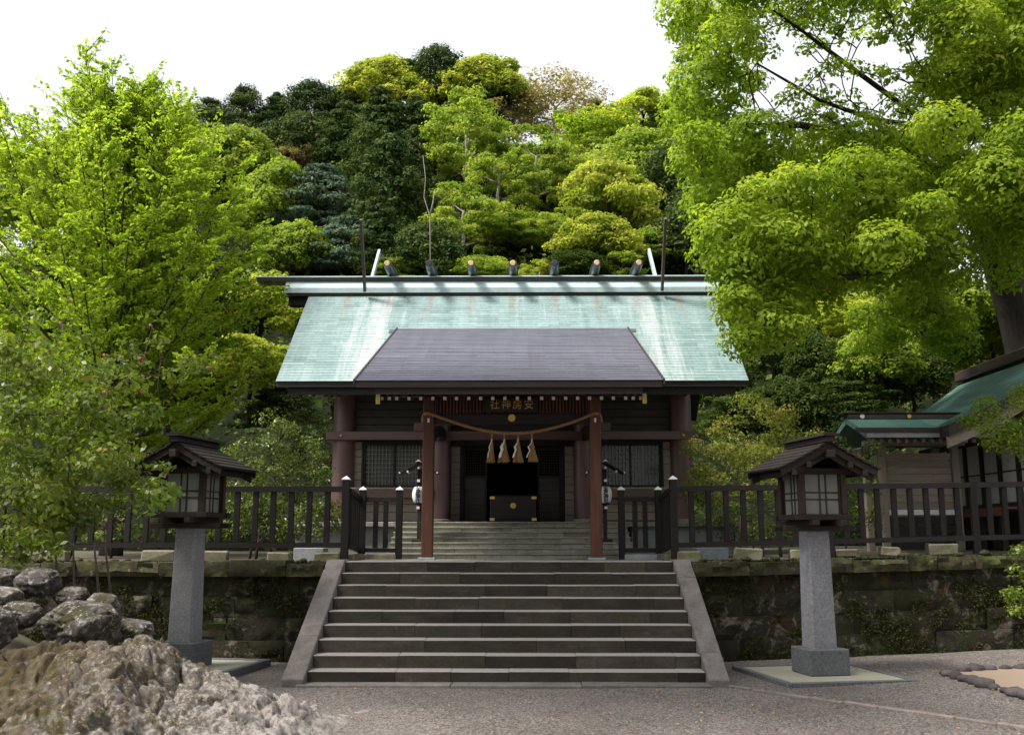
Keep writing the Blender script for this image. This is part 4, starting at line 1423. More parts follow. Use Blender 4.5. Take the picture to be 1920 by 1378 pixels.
    MB().box(-0.05, 0.05, -0.61, 0.6, 2.80, 2.895, 0.005).build('ridge_purlin', MAT['dark_wood'], H)
    MB().prism([(-0.075, 3.005), (0.075, 3.005), (0.06, 3.075), (-0.06, 3.075)], 'y', -0.6, 0.6).build('ridge_base', MAT['dark_wood'], H)
    MB().prism([(-0.11, 3.08), (0.11, 3.08), (0.1, 3.11), (0, 3.13), (-0.1, 3.11)], 'y', -0.63, 0.63).build('ridge_cap', MAT['lantern_wood'], H)
    L.location = loc
    L.rotation_euler = (0, 0, rz)
    return L


post_lantern((4.10, 13.42, 0.02), math.radians(11), 'granite post lantern with wooden house on a pale pad right of the stairs')
post_lantern((-4.36, 13.72, 0.06), math.radians(-10), 'granite post lantern with wooden house behind the craggy rock, left of stairs')

# ================================================================== SIDE HALL AT THE RIGHT
sb = thing('side_hall', (10.5, 21, 1.5), 'side hall with green copper roof and white panelled wall at the right edge', 'building')
YF1, YB1 = 18.6, 25.0
XW = 10.0                                     # left wall line
ec = at(1780, 797, YF1)
rb_ = at(1795, 722, YB1)
XE, ZE1, XR1, ZR1 = ec.x, ec.z, max(rb_.x, 11.5), rb_.z + 0.1
n_ = 22
V, F, T = [], [], []
for i in range(n_):
    for j in range(12):
        u0, u1 = i / n_, (i + 1) / n_
        y0, y1 = YF1 + (YB1 - YF1) * j / 12, YF1 + (YB1 - YF1) * (j + 1) / 12
        zz = lambda u: ZE1 + (ZR1 - ZE1) * (0.72 * u + 0.28 * u * u)
        b = len(V)
        V += [(XE + (XR1 - XE) * u0, y1, zz(u0) + 0.014), (XE + (XR1 - XE) * u0, y0, zz(u0) + 0.014), (XE + (XR1 - XE) * u1, y0, zz(u1)), (XE + (XR1 - XE) * u1, y1, zz(u1))]
        F.append((b, b + 1, b + 2, b + 3))
        T.append(min(1, max(0, random.gauss(0.5, 0.2))))
zz = lambda u: ZE1 + (ZR1 - ZE1) * (0.72 * u + 0.28 * u * u)
us_ = list(np.linspace(0, 1, 9))
poly = [(XE + (XR1 - XE) * u, zz(u) - 0.004) for u in us_] + [(2 * XR1 - XE - (XR1 - XE) * (1 - u), zz(1 - u) - 0.004) for u in us_[1:]]
poly += [(p[0], p[1] - 0.2) for p in poly[::-1]]
rs_ = MB().prism(poly, 'y', YF1 + 0.03, YB1 - 0.03).build('roof', MAT['eave_brown'], sb)
m = MB()
m.v, m.f = V, F
o = m.build('copper_shingles', MAT['patina_side'], rs_, kind='stuff')
o.data.attributes.new('tint', 'FLOAT', 'FACE').data.foreach_set('value', T)
MB().box(XR1 - 0.22, XR1 + 0.22, YF1 - 0.1, YB1 + 0.1, ZR1 - 0.02, ZR1 + 0.22, 0.02).build('ridge', MAT['ridge_metal'], rs_)
poly = [(XE + (XR1 - XE) * u, zz(u) - 0.21) for u in us_] + [(XE + (XR1 - XE) * u, zz(u) - 0.42) for u in us_[::-1]]
MB().prism(poly, 'y', YF1 + 0.12, YF1 + 0.18).build('barge_board', MAT['tan_wood'], rs_)
for i in range(10):
    y = YF1 + 0.4 + 0.6 * i
    MB().prism([(XE + 0.1, zz(0.05) - 0.21), (XW + 0.1, zz((XW - XE) / (XR1 - XE)) - 0.21), (XW + 0.1, zz((XW - XE) / (XR1 - XE)) - 0.29), (XE + 0.1, zz(0.05) - 0.29)], 'y', y - 0.04, y + 0.04).build('rafter', MAT['tan_wood'], sb)
# left wall: dark posts, white plaster panels, plank below, veranda
zt = 3.9
for i in range(8):
    y = 18.8 + 0.78 * i
    MB().box(XW - 0.06, XW + 0.06, y - 0.06, y + 0.06, TZ + 0.1, zt, 0.006).build('wall_post', MAT['dark_wood'], sb)
    if i < 7:
        for (z0, z1, mt) in ((2.5, 3.1, 'white_plaster'), (3.13, 3.75, 'white_plaster')):
            MB().box(XW - 0.01, XW + 0.03, y + 0.065, y + 0.715, z0, z1).build('wall_panel', MAT[mt], sb)
        MB().box(XW - 0.03, XW + 0.05, y + 0.062, y + 0.718, 3.102, 3.128).build('rail', MAT['dark_wood'], sb)
MB().box(XW - 0.05, XW + 0.05, 18.75, 24.4, 3.752, 3.9).build('wall_plate', MAT['dark_wood'], sb)
for i in range(12):
    x = XW - 0.85 + i * 0.065
    MB().box(x + 0.002, x + 0.063, 18.6, 24.4, 2.32 + random.uniform(-0.003, 0.003), 2.36).build('veranda_board', MAT['deck_wood'], sb)
MB().box(XW - 0.86, XW - 0.80, 18.6, 24.4, 2.2, 2.318).build('veranda_edge', MAT['deck_wood'], sb)
for i in range(7):
    MB().box(XW - 0.78, XW - 0.68, 18.9 + 0.85 * i, 19.0 + 0.85 * i, TZ, 2.2).build('veranda_leg', MAT['dark_wood'], sb)
MB().box(XW + 0.031, XW + 4, 18.8, 24.4, TZ, 2.49).build('base_wall', MAT['dark_board'], sb)
MB().box(XW + 0.032, XW + 4, 18.85, 24.35, 2.49, 3.9).build('inner_wall', MAT['white_plaster'], sb)

# front gable wall of the side hall
for i in range(5):
    x = XW + 0.45 + 0.85 * i
    MB().box(x - 0.06, x + 0.06, 18.72, 18.845, TZ + 0.1, 3.95, 0.006).build('wall_post', MAT['dark_wood'], sb)
MB().box(XW - 0.05, XW + 4.05, 18.70, 18.79, 2.44, 2.55, 0.006).build('rail', MAT['dark_wood'], sb)
MB().box(XW - 0.05, XW + 4.05, 18.66, 18.80, 3.9, 4.05, 0.006).build('wall_plate', MAT['dark_wood'], sb)
MB().prism([(XW - 0.2, 4.051), (2 * XR1 - XW + 0.2, 4.051), (XR1, ZR1 - 0.25)], 'y', 18.86, 18.92).build('gable_wall', MAT['white_plaster'], sb)

# small roofed gate in front of it
gt = thing('roofed_gate', (8.2, 20, 1.5), 'small weathered wooden gate house with copper roof beside the side hall', 'gate')
gx0, gx1, gy = 7.44, 8.9, 20.0
for x in (gx0, gx1):
    for y in (gy, gy + 0.9):
        MB().box(x - 0.07, x + 0.07, y - 0.07, y + 0.07, TZ + 0.05, 3.65, 0.01).build('post', MAT['tan_wood_z'], gt)
z = 2.35
while z < 3.35:
    MB().box(gx0 + 0.072, gx1 - 0.072, gy - 0.01, gy + 0.03, z + 0.003, z + 0.137, 0.005).build('wall_plank', MAT['tan_wood'], gt)
    z += 0.14
MB().box(gx0 + 0.071, gx1 - 0.071, gy - 0.03, gy + 0.05, 3.36, 3.47, 0.006).build('head_rail', MAT['tan_wood'], gt)
MB().box(gx0 + 0.071, gx1 - 0.071, gy - 0.03, gy + 0.05, 2.24, 2.345, 0.006).build('sill_rail', MAT['white_plaster'], gt)
z = 1.55
while z < 2.2:
    MB().box(gx0 + 0.072, gx1 - 0.072, gy, gy + 0.04, z + 0.004, z + 0.16, 0.005).build('base_plank', MAT['dark_wood_x'], gt)
    z += 0.165
MB().box(gx0 - 0.35, gx1 + 0.2, gy - 0.1, gy + 0.1, 3.62, 3.72, 0.006).build('top_beam', MAT['tan_wood'], gt)
ez, ry = 3.80, 20.25
ex0, ex1 = 6.85, 9.3
poly = [(19.1, ez), (ry, ez + 0.42), (2 * ry - 19.1, ez), (2 * ry - 19.1, ez - 0.09), (ry, ez + 0.3), (19.1, ez - 0.09)]
gr_ = MB().prism(poly, 'x', ex0, ex1).build('roof', MAT['patina_side'], gt)
gr_.data.attributes.new('tint', 'FLOAT', 'FACE').data.foreach_set('value', [0.6] * len(gr_.data.polygons))
MB().box(ex0 - 0.2, ex1 - 0.1, 19.02, 19.1, ez - 0.0, ez + 0.085).build('eave_strip', MAT['eave_brown'], gr_)
MB().box(ex0, ex1, 19.06, 19.1, ez - 0.1, ez - 0.003).build('gutter', MAT['plinth_stone'], gr_)
MB().box(ex0 - 0.0, ex1 + 0.1, ry - 0.12, ry + 0.12, ez + 0.38, ez + 0.49, 0.015).build('ridge', MAT['ridge_metal'], gr_)
MB().box(ex0 - 0.1, ex1 + 0.2, ry - 0.16, ry + 0.16, ez + 0.492, ez + 0.52, 0.01).build('ridge_cap', MAT['eave_brown'], gr_)
for x in (7.15, 8.1):
    MB().tube([(x, ry - 0.125, ez + 0.435), (x, ry - 0.15, ez + 0.435)], [0.05, 0.042], 16).build('crest', MAT['gold' if x > 8 else 'white_metal'], gr_)
for i in range(14):
    x = ex0 + 0.17 + i * 0.163
    r_ = MB().prism([(19.22, ez - 0.11), (20.2, ez + 0.27), (20.2, ez + 0.19), (19.22, ez - 0.19)], 'x', x - 0.035, x + 0.035).build('rafter', MAT['tan_wood'], gt)
    MB().box(x - 0.036, x + 0.036, 19.212, 19.2195, ez - 0.188, ez - 0.112).build('rafter_end', MAT['tan_wood_z'], r_)

# ================================================================== ROCKS
from mathutils import noise as MN


def fbm(p, o=5, h=0.9):
    return MN.fractal(Vector(p), h, 2.1, o)


def boulder(loc, size, seed, label, name='boulder', mat='boulder', flat=1.0, amp=0.28, sub=5, group=None, rz=0.0):
    import bmesh
    bm = bmesh.new()
    bmesh.ops.create_icosphere(bm, subdivisions=sub, radius=1.0)
    for v in bm.verts:
        n = v.co.normalized()
        q = n * 1.1 + Vector((seed * 7.3, seed * 3.1, seed * 1.7))
        ridg = abs(fbm(q * 0.8, 3)) * 0.5
        r_ = 1 + amp * fbm(q * 0.9, 3) - amp * ridg + 0.09 * fbm(q * 3.2, 5) - 0.09 * abs(fbm(q * 5, 4)) - 0.1 * math.exp(-((lambda w: (w[1] - w[0]) / 0.1)(MN.voronoi(q * 1.6)[0])) ** 2)
        # facets
        for d in FAC[seed % 5:seed % 5 + 9]:
            k_ = n.dot(d)
            if k_ * r_ > 0.74:
                r_ = 0.74 / k_ + 0.22 * (r_ - 0.74 / k_)
        v.co = n * r_
    for v in bm.verts:
        v.co = Vector((v.co.x * size[0], v.co.y * size[1], v.co.z * size[2]))
    me = bpy.data.meshes.new(name)
    bm.to_mesh(me)
    bm.free()
    o = link_mesh(name, me, MAT[mat], None, loc, True)
    o.rotation_euler = (0, 0, rz)
    return tag(o, label, 'rock', group)


FAC = [Vector((random.gauss(0, 1), random.gauss(0, 1), random.gauss(0, 1))).normalized() for _ in range(14)]


def place_rock(px0, px1, pyt, pyb, Y, label, seed, depth=None):
    a, b = at(px0, (pyt + pyb) / 2, Y), at(px1, (pyt + pyb) / 2, Y)
    t, q = at((px0 + px1) / 2, pyt, Y), at((px0 + px1) / 2, pyb, Y)
    c = Vector(((a.x + b.x) / 2, Y, (t.z + q.z) / 2))
    sx, sz = abs(b.x - a.x) / 2, abs(t.z - q.z) / 2
    return boulder(c, (sx * 1.12, depth or sx * 0.9, sz * 1.15), seed, label, rz=0)


rocks = [
    (-60, 36, 1060, 1118, 11.3, 'pale rounded boulder at the photo edge, top of the rock pile', 1),
    (26, 118, 1062, 1120, 11.2, 'grey squarish boulder on top of the rock pile', 2),
    (-50, 46, 1098, 1135, 10.9, 'flat pale stone wedged under the top boulders', 3),
    (2, 84, 1126, 1178, 10.7, 'dark rounded boulder in the middle of the rock pile', 4),
    (70, 232, 1126, 1212, 10.6, 'large mossy boulder with lichen in the rock pile', 5),
    (-70, 34, 1135, 1222, 10.2, 'dark boulder cut by the photo edge above the crag', 6),
    (100, 172, 1098, 1140, 11.2, 'brown sloping stone behind the large mossy boulder', 7),
    (155, 226, 1110, 1160, 11.1, 'lichen-pale stone at the right shoulder of the pile', 8),
    (222, 292, 1160, 1208, 10.9, 'small brown stone at the right foot of the rock pile', 9),
    (180, 250, 1150, 1200, 11.2, 'dark stone tucked behind the right foot of the pile', 10),
]
for a in rocks:
    place_rock(*a)

# earth mound carrying the pile and the cherry
mv = grid_mesh('rockery_mound', list(np.arange(-9.5, -2.9, 0.2)), list(np.arange(9.2, 14.6, 0.2)),
               lambda x, y: -0.05 + max(0, 1.05 * math.exp(-(((x + 6.6) / 1.55) ** 2 + ((y - 11.6) / 1.25) ** 2))) + 0.05 * hash_noise(x * 2, y * 2))
tag(link_mesh('rockery_mound', mv, MAT['earth'], smooth=True), kind='structure')

# the big craggy rock in the left foreground: outline followed at its own distance, thick in depth
prof = [(-120, 1200), (0, 1214), (60, 1208), (140, 1212), (220, 1202), (262, 1197), (312, 1204), (350, 1226), (385, 1248), (430, 1262), (480, 1280), (530, 1296), (580, 1312), (600, 1330), (640, 1352), (700, 1379), (735, 1396)]


def crest_z(x, y):
    """crest height of the crag at world x"""
    px = 960 + (x - CX) / 9.6 * FPX * 1.0
    xs_ = [p[0] for p in prof]
    py = float(np.interp(px + 18, xs_, [p[1] + (20 if p[0] > 330 else 6) for p in prof]))
    return at(px, py, 9.7).z


NXc, NYc = 460, 280
cx = np.linspace(-6.2, -0.95, NXc)
cy = np.linspace(6.6, 10.9, NYc)
V, F = [], []
for j, y in enumerate(cy):
    for i, x in enumerate(cx):
        zc = crest_z(x, y)
        # cross-section: steep back, long sloping front towards the camera
        t = (y - 9.6)
        if t > 0:
            g_ = 1 - (t / 1.05) ** 2
        else:
            g_ = 1 - (abs(t) / 3.0) ** 1.6
        z = zc * max(-0.35, g_)
        q = Vector((x, y, z))
        led = fbm((x * 0.8 + y * 0.35, y * 1.3 - x * 0.25, 4.0), 5)
        # broken plates: each cell stands at its own height, fissures between them
        wob = Vector((fbm(q * 2.5, 3), fbm(q * 2.5 + Vector((5, 0, 0)), 3), fbm(q * 2.5 + Vector((0, 9, 0)), 3))) * 0.22
        w1, c1 = MN.voronoi(Vector((x * 1.1, y * 1.9, z * 1.6)) + wob)
        w2, c2 = MN.voronoi(Vector((x * 3.4, y * 5.0, z * 4.0)) + wob * 2)
        f1 = math.exp(-((w1[1] - w1[0]) / 0.09) ** 2)
        f2 = math.exp(-((w2[1] - w2[0]) / 0.12) ** 2)
        d = 0.12 * led + 0.13 * MN.noise(c1[0] * 2.7) - 0.10 * f1 + 0.06 * MN.noise(c2[0] * 3.1) - 0.045 * f2 + 0.05 * fbm(q * 4.5, 4) + 0.03 * (0.35 - abs(fbm(q * 11, 4)))
        d *= min(1, max(0.1, (zc + 0.05) / 0.3))
        V.append((x, y, z + d - 0.25 * max(0, x + 1.5) ** 1.0))
for j in range(NYc - 1):
    for i in range(NXc - 1):
        a = j * NXc + i
        F.append((a, a + 1, a + NXc + 1, a + NXc))
m = MB()
m.v, m.f = V, F
o = m.build('crag', MAT['crag'], None, True)
tag(o, 'big craggy lichen-covered rock in the left foreground', 'rock')

# ================================================================== YARD DETAILS AT THE RIGHT
ed = thing('stone_edging', (4, 11, 0), 'thin line of kerb stones running across the gravel, right foreground', 'kerb')
A, B = atz(1358, 1287, 0), atz(1960, 1382, 0)
A.z = B.z = 0
n = 9
for i in range(n):
    p, q = A.lerp(B, i / n), A.lerp(B, (i + 1) / n)
    d = (q - p)
    s_ = Vector((-d.y, d.x, 0)).normalized() * 0.035
    e = d.normalized() * 0.006
    z0 = ground_z(p.x, p.y)
    j = Vector((random.uniform(-1, 1), random.uniform(-1, 1), 0)) * 0.01
    vs = [p + e - s_ + j, q - e - s_ + j, q - e + s_ + j, p + e + s_ + j]
    h_ = 0.028 + random.uniform(-0.006, 0.008)
    mm = MB().add([(v.x, v.y, z0 - 0.08) for v in vs] + [(v.x, v.y, z0 + h_) for v in vs],
                  [(3, 2, 1, 0), (4, 5, 6, 7), (0, 1, 5, 4), (1, 2, 6, 5), (2, 3, 7, 6), (3, 0, 4, 7)])
    o = mm.build('kerb_stone', MAT['kerb_stone'], ed)
    bv = o.modifiers.new('bevel', 'BEVEL')
    bv.width = 0.01
# sand bed ringed with dark stones
corner = [atz(1768, 1259, 0.1), atz(1960, 1312, 0.1), atz(2100, 1312, 0.1), atz(2100, 1262, 0.1), atz(1960, 1252, 0.1), atz(1840, 1253, 0.1)]
pts = [Vector((p.x, p.y, ground_z(p.x, p.y) + 0.03)) for p in corner]
mm = MB()
mm.add([tuple(p) for p in pts] + [(p.x, p.y, p.z - 0.2) for p in pts], [tuple(range(len(pts)))] + [(i, (i + 1) % len(pts), (i + 1) % len(pts) + len(pts), i + len(pts)) for i in range(len(pts))])
tag(mm.build('sand_bed', MAT['sand'], None), kind='structure')
cnt = 0
for i in range(len(pts)):
    p, q = pts[i], pts[(i + 1) % len(pts)]
    L_ = (q - p).length
    if p.x > 8.3 and q.x > 8.3:
        continue
    k_ = max(1, int(L_ / 0.21))
    for t in range(k_):
        c = p.lerp(q, (t + 0.5) / k_)
        s_ = random.uniform(0.07, 0.15)
        if c.x > 7.6:
            continue
        cnt += 1
        far_ = c.y > (corner[0].y + 0.1)
        boulder((c.x, c.y, ground_z(c.x, c.y) + 0.03), (s_ * 1.2, s_, s_ * random.uniform(0.45, 0.95)), cnt + 40, 'dark edging stone on the ' + ('far' if far_ else 'near') + ' border of the sand bed', 'edging_stone', 'dark_rock', sub=2, group='dark stones on the ' + ('far' if far_ else 'near') + ' border of the sand bed', rz=random.uniform(0, 6))

# loose pebbles on the gravel (uncountable)
NP = 26000
P = np.empty((NP, 3))
P[:, 1] = 8.6 + 6.3 * RNG.random(NP) ** 1.3
P[:, 0] = -3.6 + (11.5) * RNG.random(NP)
keep = ~((np.abs(P[:, 0]) < 2.8) & (P[:, 1] > 12.35))
P = P[keep]
P = P[P[:, 1] < np.array([wall_y(x) - 0.15 for x in P[:, 0]])]
NP = len(P)
P[:, 2] = [ground_z(x, y) for x, y in P[:, :2]]
r = 0.006 + 0.009 * RNG.random(NP) ** 2
octa = np.array([[1, 0, 0], [0, 1, 0], [-1, 0, 0], [0, -1, 0], [0, 0, 0.7], [0, 0, -0.5]])
ang = RNG.random(NP) * 6.28
ca, sa = np.cos(ang), np.sin(ang)
el = 0.7 + 0.6 * RNG.random(NP)
VX = (octa[None, :, 0] * ca[:, None] * el[:, None] - octa[None, :, 1] * sa[:, None]) * r[:, None] + P[:, 0:1]
VY = (octa[None, :, 0] * sa[:, None] * el[:, None] + octa[None, :, 1] * ca[:, None]) * r[:, None] + P[:, 1:2]
VZ = octa[None, :, 2] * r[:, None] + P[:, 2:3]
VV = np.stack([VX, VY, VZ], -1).reshape(-1, 3)
tri = np.array([[0, 1, 4], [1, 2, 4], [2, 3, 4], [3, 0, 4]])
FF = (tri[None] + 6 * np.arange(NP)[:, None, None]).reshape(-1, 3)


def np_mesh(name, verts, faces, tint=None):
    me = bpy.data.meshes.new(name)
    nf, k_ = faces.shape
    me.vertices.add(len(verts))
    me.vertices.foreach_set('co', verts.astype(np.float32).ravel())
    me.loops.add(nf * k_)
    me.loops.foreach_set('vertex_index', faces.astype(np.int32).ravel())
    me.polygons.add(nf)
    me.polygons.foreach_set('loop_start', np.arange(0, nf * k_, k_, dtype=np.int32))
    if tint is not None:
        a_ = me.attributes.new('tint', 'FLOAT', 'FACE')
        a_.data.foreach_set('value', np.clip(tint, 0, 1).astype(np.float32))
    me.update()
    me.validate()
    return me


me = np_mesh('pebbles', VV, FF, np.repeat(RNG.random(NP), 4))
tag(link_mesh('pebbles', me, MAT['pebble']), 'loose grey pebbles scattered over the gravel yard', 'pebbles', kind='stuff')


# ================================================================== VEGETATION
def rvec(n):
    v = RNG.normal(size=(n, 3))
    return v / np.linalg.norm(v, axis=1, keepdims=True)


def leaf_quads(c, nrm, L, W, t=None, curl=0.0):
    """diamond leaves: centres c, facing nrm, length L, width W"""
    n = len(c)
    if t is None:
        t = rvec(n)
    t = t - nrm * (t * nrm).sum(1, keepdims=True)
    t /= np.linalg.norm(t, axis=1, keepdims=True) + 1e-9
    b = np.cross(nrm, t)
    L = np.broadcast_to(np.asarray(L, float).reshape(-1, 1), (n, 1))
    W = np.broadcast_to(np.asarray(W, float).reshape(-1, 1), (n, 1))
    V = np.stack([c - t * L / 2, c + b * W / 2 + t * L * 0.05 + nrm * curl * W, c + t * L / 2, c - b * W / 2 + t * L * 0.05 + nrm * curl * W], 1).reshape(-1, 3)
    F = np.arange(4 * n).reshape(-1, 4)
    return V, F


def clump(c, r, n, jit=0.6, inner=0.72, down=0.35):
    """points and facings on the ragged shell of one foliage clump"""
    d = rvec(int(n * 1.5))
    d = d[(d[:, 2] > -0.2) | (RNG.random(len(d)) < down)][:n]
    rad = inner + (1.08 - inner) * RNG.random(len(d)) ** 0.7
    # lumpy outline
    rad *= 1 + 0.16 * np.sin(d[:, 0] * 5 + c[0] * 3) * np.sin(d[:, 1] * 5 + c[1] * 7) + 0.1 * np.sin(d[:, 2] * 9 + c[2] * 5)
    p = np.asarray(c) + d * np.asarray(r) * rad[:, None]
    nn = d * 0.8 + np.array([0, 0, 0.35]) + RNG.normal(size=d.shape) * jit * 0.55
    nn /= np.linalg.norm(nn, axis=1, keepdims=True)
    return p, nn, d


def foliage(cl, leaf, asp=0.55, spread=0.16, up=0.1, jit=0.6, inner=0.72, down=0.35, ctint=0.16):
    """cl: list of (centre, radii, n, tint)"""
    PV, PF, PT, k_ = [], [], [], 0
    for c, r, n, t in cl:
        p, nn, d = clump(c, r, n, jit, inner, down)
        L = leaf * (0.65 + 0.7 * RNG.random(len(p)))
        v, f = leaf_quads(p, nn, L, L * asp, curl=0.12)
        PV.append(v)
        PF.append(f + k_)
        k_ += len(v)
        PT.append(t + up * d[:, 2] + spread * RNG.normal(size=len(p)))
    return np.concatenate(PV), np.concatenate(PF), np.concatenate(PT)


def grow(centres, trunk, r0, rmin=0.012, fall=0.74, sides=5, wob=0.06, to=0.92):
    """limbs: each clump centre is reached from the nearest wood already grown"""
    m = MB()
    tr = [Vector(p) for p in trunk]
    rad = [r0 * (1 - 0.55 * i / max(1, len(tr) - 1)) for i in range(len(tr))]
    m.tube(tr, rad, sides + 2)
    nodes = [(p, q) for p, q in zip(tr[len(tr) // 3:], rad[len(tr) // 3:])]
    top = tr[-1]
    cs = sorted([Vector(c) for c in centres], key=lambda c: (c - top).length)
    for c in cs:
        best = min(nodes, key=lambda q: (q[0] - c).length * (1.0 if q[0].z <= c.z + 0.1 else 1.35))
        p, rr = best
        e = p.lerp(c, to)
        d = (e - p).length
        if d < 1e-4:
            continue
        w_ = Vector((random.gauss(0, 1), random.gauss(0, 1), random.gauss(0, 0.6))) * wob * d
        m1 = p.lerp(e, 0.35) + w_ + Vector((0, 0, -0.05 * d))
        m2 = p.lerp(e, 0.7) + w_ * 0.7 + Vector((0, 0, 0.02 * d))
        r1 = max(rmin, rr * fall)
        r2 = max(rmin * 0.7, r1 * 0.6)
        m.tube([p, m1, m2, e], [r1, r1 * 0.88, (r1 + r2) / 2, r2], sides, False)
        nodes += [(m1, r1 * 0.9), (m2, (r1 + r2) / 2), (e, r2)]
    return m


def tree_meshes(kind, v):
    """unit tree: crown about 1 wide either side; returns (crown mesh, trunk mesh, crown centre height)"""
    random.seed(100 + v * 17 + sum(map(ord, kind)))
    cl = []
    if kind == 'dome':
        hc = 1.0
        for i in range(52):
            a = 2.399 * i + random.uniform(-.3, .3)
            z = -0.45 + 1.4 * (i / 51) ** 0.85
            rr = math.sqrt(max(0.02, 1 - max(0, z) ** 2)) * (0.72 if z > 0 else 0.85)
            q = random.uniform(0.2, 0.34)
            cl.append(((rr * math.cos(a) * random.uniform(.8, 1.08), rr * math.sin(a) * random.uniform(.8, 1.08), hc + z * 0.72), (q, q, q * 0.72), 250, random.uniform(0.3, 0.72)))
        leaf, asp, up = 0.085, 0.6, 0.14
    elif kind == 'conifer':
        hc = 1.6
        for i in range(60):
            u = i / 59
            a = 2.399 * i
            rr = 0.85 * (1 - u) ** 0.7 * random.uniform(.55, 1) + 0.05
            q = random.uniform(.2, .3) * (1.15 - 0.6 * u)
            cl.append(((rr * math.cos(a), rr * math.sin(a), 0.5 + 2.3 * u), (q, q, q * 0.9), 200, random.uniform(0.2, 0.8)))
        leaf, asp, up = 0.1, 0.4, 0.05
    elif kind == 'round':
        hc = 1.0
        for i in range(48):
            a = 2.399 * i
            z = -0.55 + 1.5 * (i / 47) ** 0.9
            rr = math.sqrt(max(0.02, 1 - max(0, z) ** 2)) * 0.75
            q = random.uniform(.24, .36)
            cl.append(((rr * math.cos(a) * random.uniform(.75, 1.1), rr * math.sin(a) * random.uniform(.75, 1.1), hc + z * 0.8), (q, q, q * 0.85), 220, random.uniform(.2, .8)))
        leaf, asp, up = 0.09, 0.5, 0.06
    elif kind == 'pine':
        hc = 1.2
        for i in range(46):
            a = 2.399 * i
            u = i / 45
            rr = (1 - u ** 1.6) * random.uniform(.35, 1.0)
            q = random.uniform(.24, .36)
            cl.append(((rr * math.cos(a), rr * math.sin(a), 0.45 + 1.35 * u + random.uniform(-.05, .05)), (q, q, q * 0.3), 240, random.uniform(.25, .8)))
        leaf, asp, up = 0.09, 0.35, 0.12
    elif kind == 'loose':
        hc = 1.15
        for i in range(56):
            a = random.uniform(0, 6.283)
            z = random.uniform(-.75, .8)
            rr = math.sqrt(max(0.05, 1 - z * z)) * random.uniform(.45, 1.0)
            q = random.uniform(.17, .27)
            cl.append(((rr * math.cos(a), rr * math.sin(a), hc + z), (q, q, q * 0.5), 200, random.uniform(.3, .9)))
        leaf, asp, up = 0.07, 0.55, 0.1
    elif kind == 'layered':
        hc = 1.0
        for i in range(56):
            a = 2.399 * i
            u = i / 55
            rr = math.sqrt(max(0.03, 1 - (u * 0.95) ** 2)) * random.uniform(.5, 1.05)
            q = random.uniform(.26, .38)
            cl.append(((rr * math.cos(a), rr * math.sin(a), 0.35 + 1.2 * u + random.uniform(-.04, .04)), (q, q, q * 0.26), 230, random.uniform(.2, .8)))
        leaf, asp, up = 0.075, 0.55, 0.12
    elif kind == 'budding':
        hc = 1.1
        for i in range(70):
            a = random.uniform(0, 6.283)
            z = random.uniform(-.4, .9)
            rr = math.sqrt(max(0.05, 1 - max(0, z) ** 2)) * random.uniform(.2, 1.0)
            q = random.uniform(.16, .28)
            cl.append(((rr * math.cos(a), rr * math.sin(a), hc + z * 0.75), (q, q, q * 0.9), 120, random.uniform(.2, .8)))
        leaf, asp, up = 0.055, 0.5, 0.02
    ph = [random.uniform(0, 6.28) for _ in range(4)]
    lob = []
    for c, r, n, t in cl:                     # uneven outline: lobes and dents
        a = math.atan2(c[1], c[0])
        k_ = 1 + 0.16 * math.sin(2 * a + ph[0]) + 0.12 * math.sin(3 * a + ph[1] + 2 * c[2]) + random.uniform(-.1, .12)
        lob.append(((c[0] * k_, c[1] * k_, c[2] + 0.12 * math.sin(a + ph[2]) + random.uniform(-.06, .06)), tuple(q * random.uniform(.75, 1.25) for q in r), n, t))
    cl = lob
    inner = 0.3 if kind in ('budding', 'loose') else 0.6
    V, F, T = foliage(cl, leaf, asp, 0.15, up, inner=inner)
    crown = np_mesh('crown', V, F, T)
    tz = max(c[0][2] for c in cl)
    trunk = [(0.02 * math.sin(i * 2 + v), 0.02 * math.cos(i * 3 + v), -0.5 + (tz * (0.95 if kind in ('conifer', 'pine') else 0.72) + 0.5) * i / 6) for i in range(7)]
    cs = [c[0] for c in cl]
    if kind in ('dome', 'round', 'conifer'):
        cs = cs[::3]
    wood = grow(cs, trunk, 0.06 if kind != 'conifer' else 0.05, 0.006, 0.7, 4, 0.07)
    return crown, wood.mesh('trunk'), hc


TREES = {}


def hill_tree(kind, v, leaf, bark, name, loc, R, sz, rz, label, group, cat='tree'):
    key = (kind, v)
    if key not in TREES:
        TREES[key] = tree_meshes(kind, v)
    crown, wood, hc = TREES[key]
    t = thing(name, loc, label, cat, group)
    t.rotation_euler = (0, 0, rz)
    t.scale = (R, R, R * sz)
    for nm, me, mt in (('crown', crown, leaf), ('trunk', wood, bark)):
        o = bpy.data.objects.new(nm, me)
        if len(me.materials) == 0:
            me.materials.append(MAT[mt])
        COL.objects.link(o)
        o.parent = t
        if me.materials[0] != MAT[mt]:
            o.material_slots[0].link = 'OBJECT'
            o.material_slots[0].material = MAT[mt]
    return t, hc


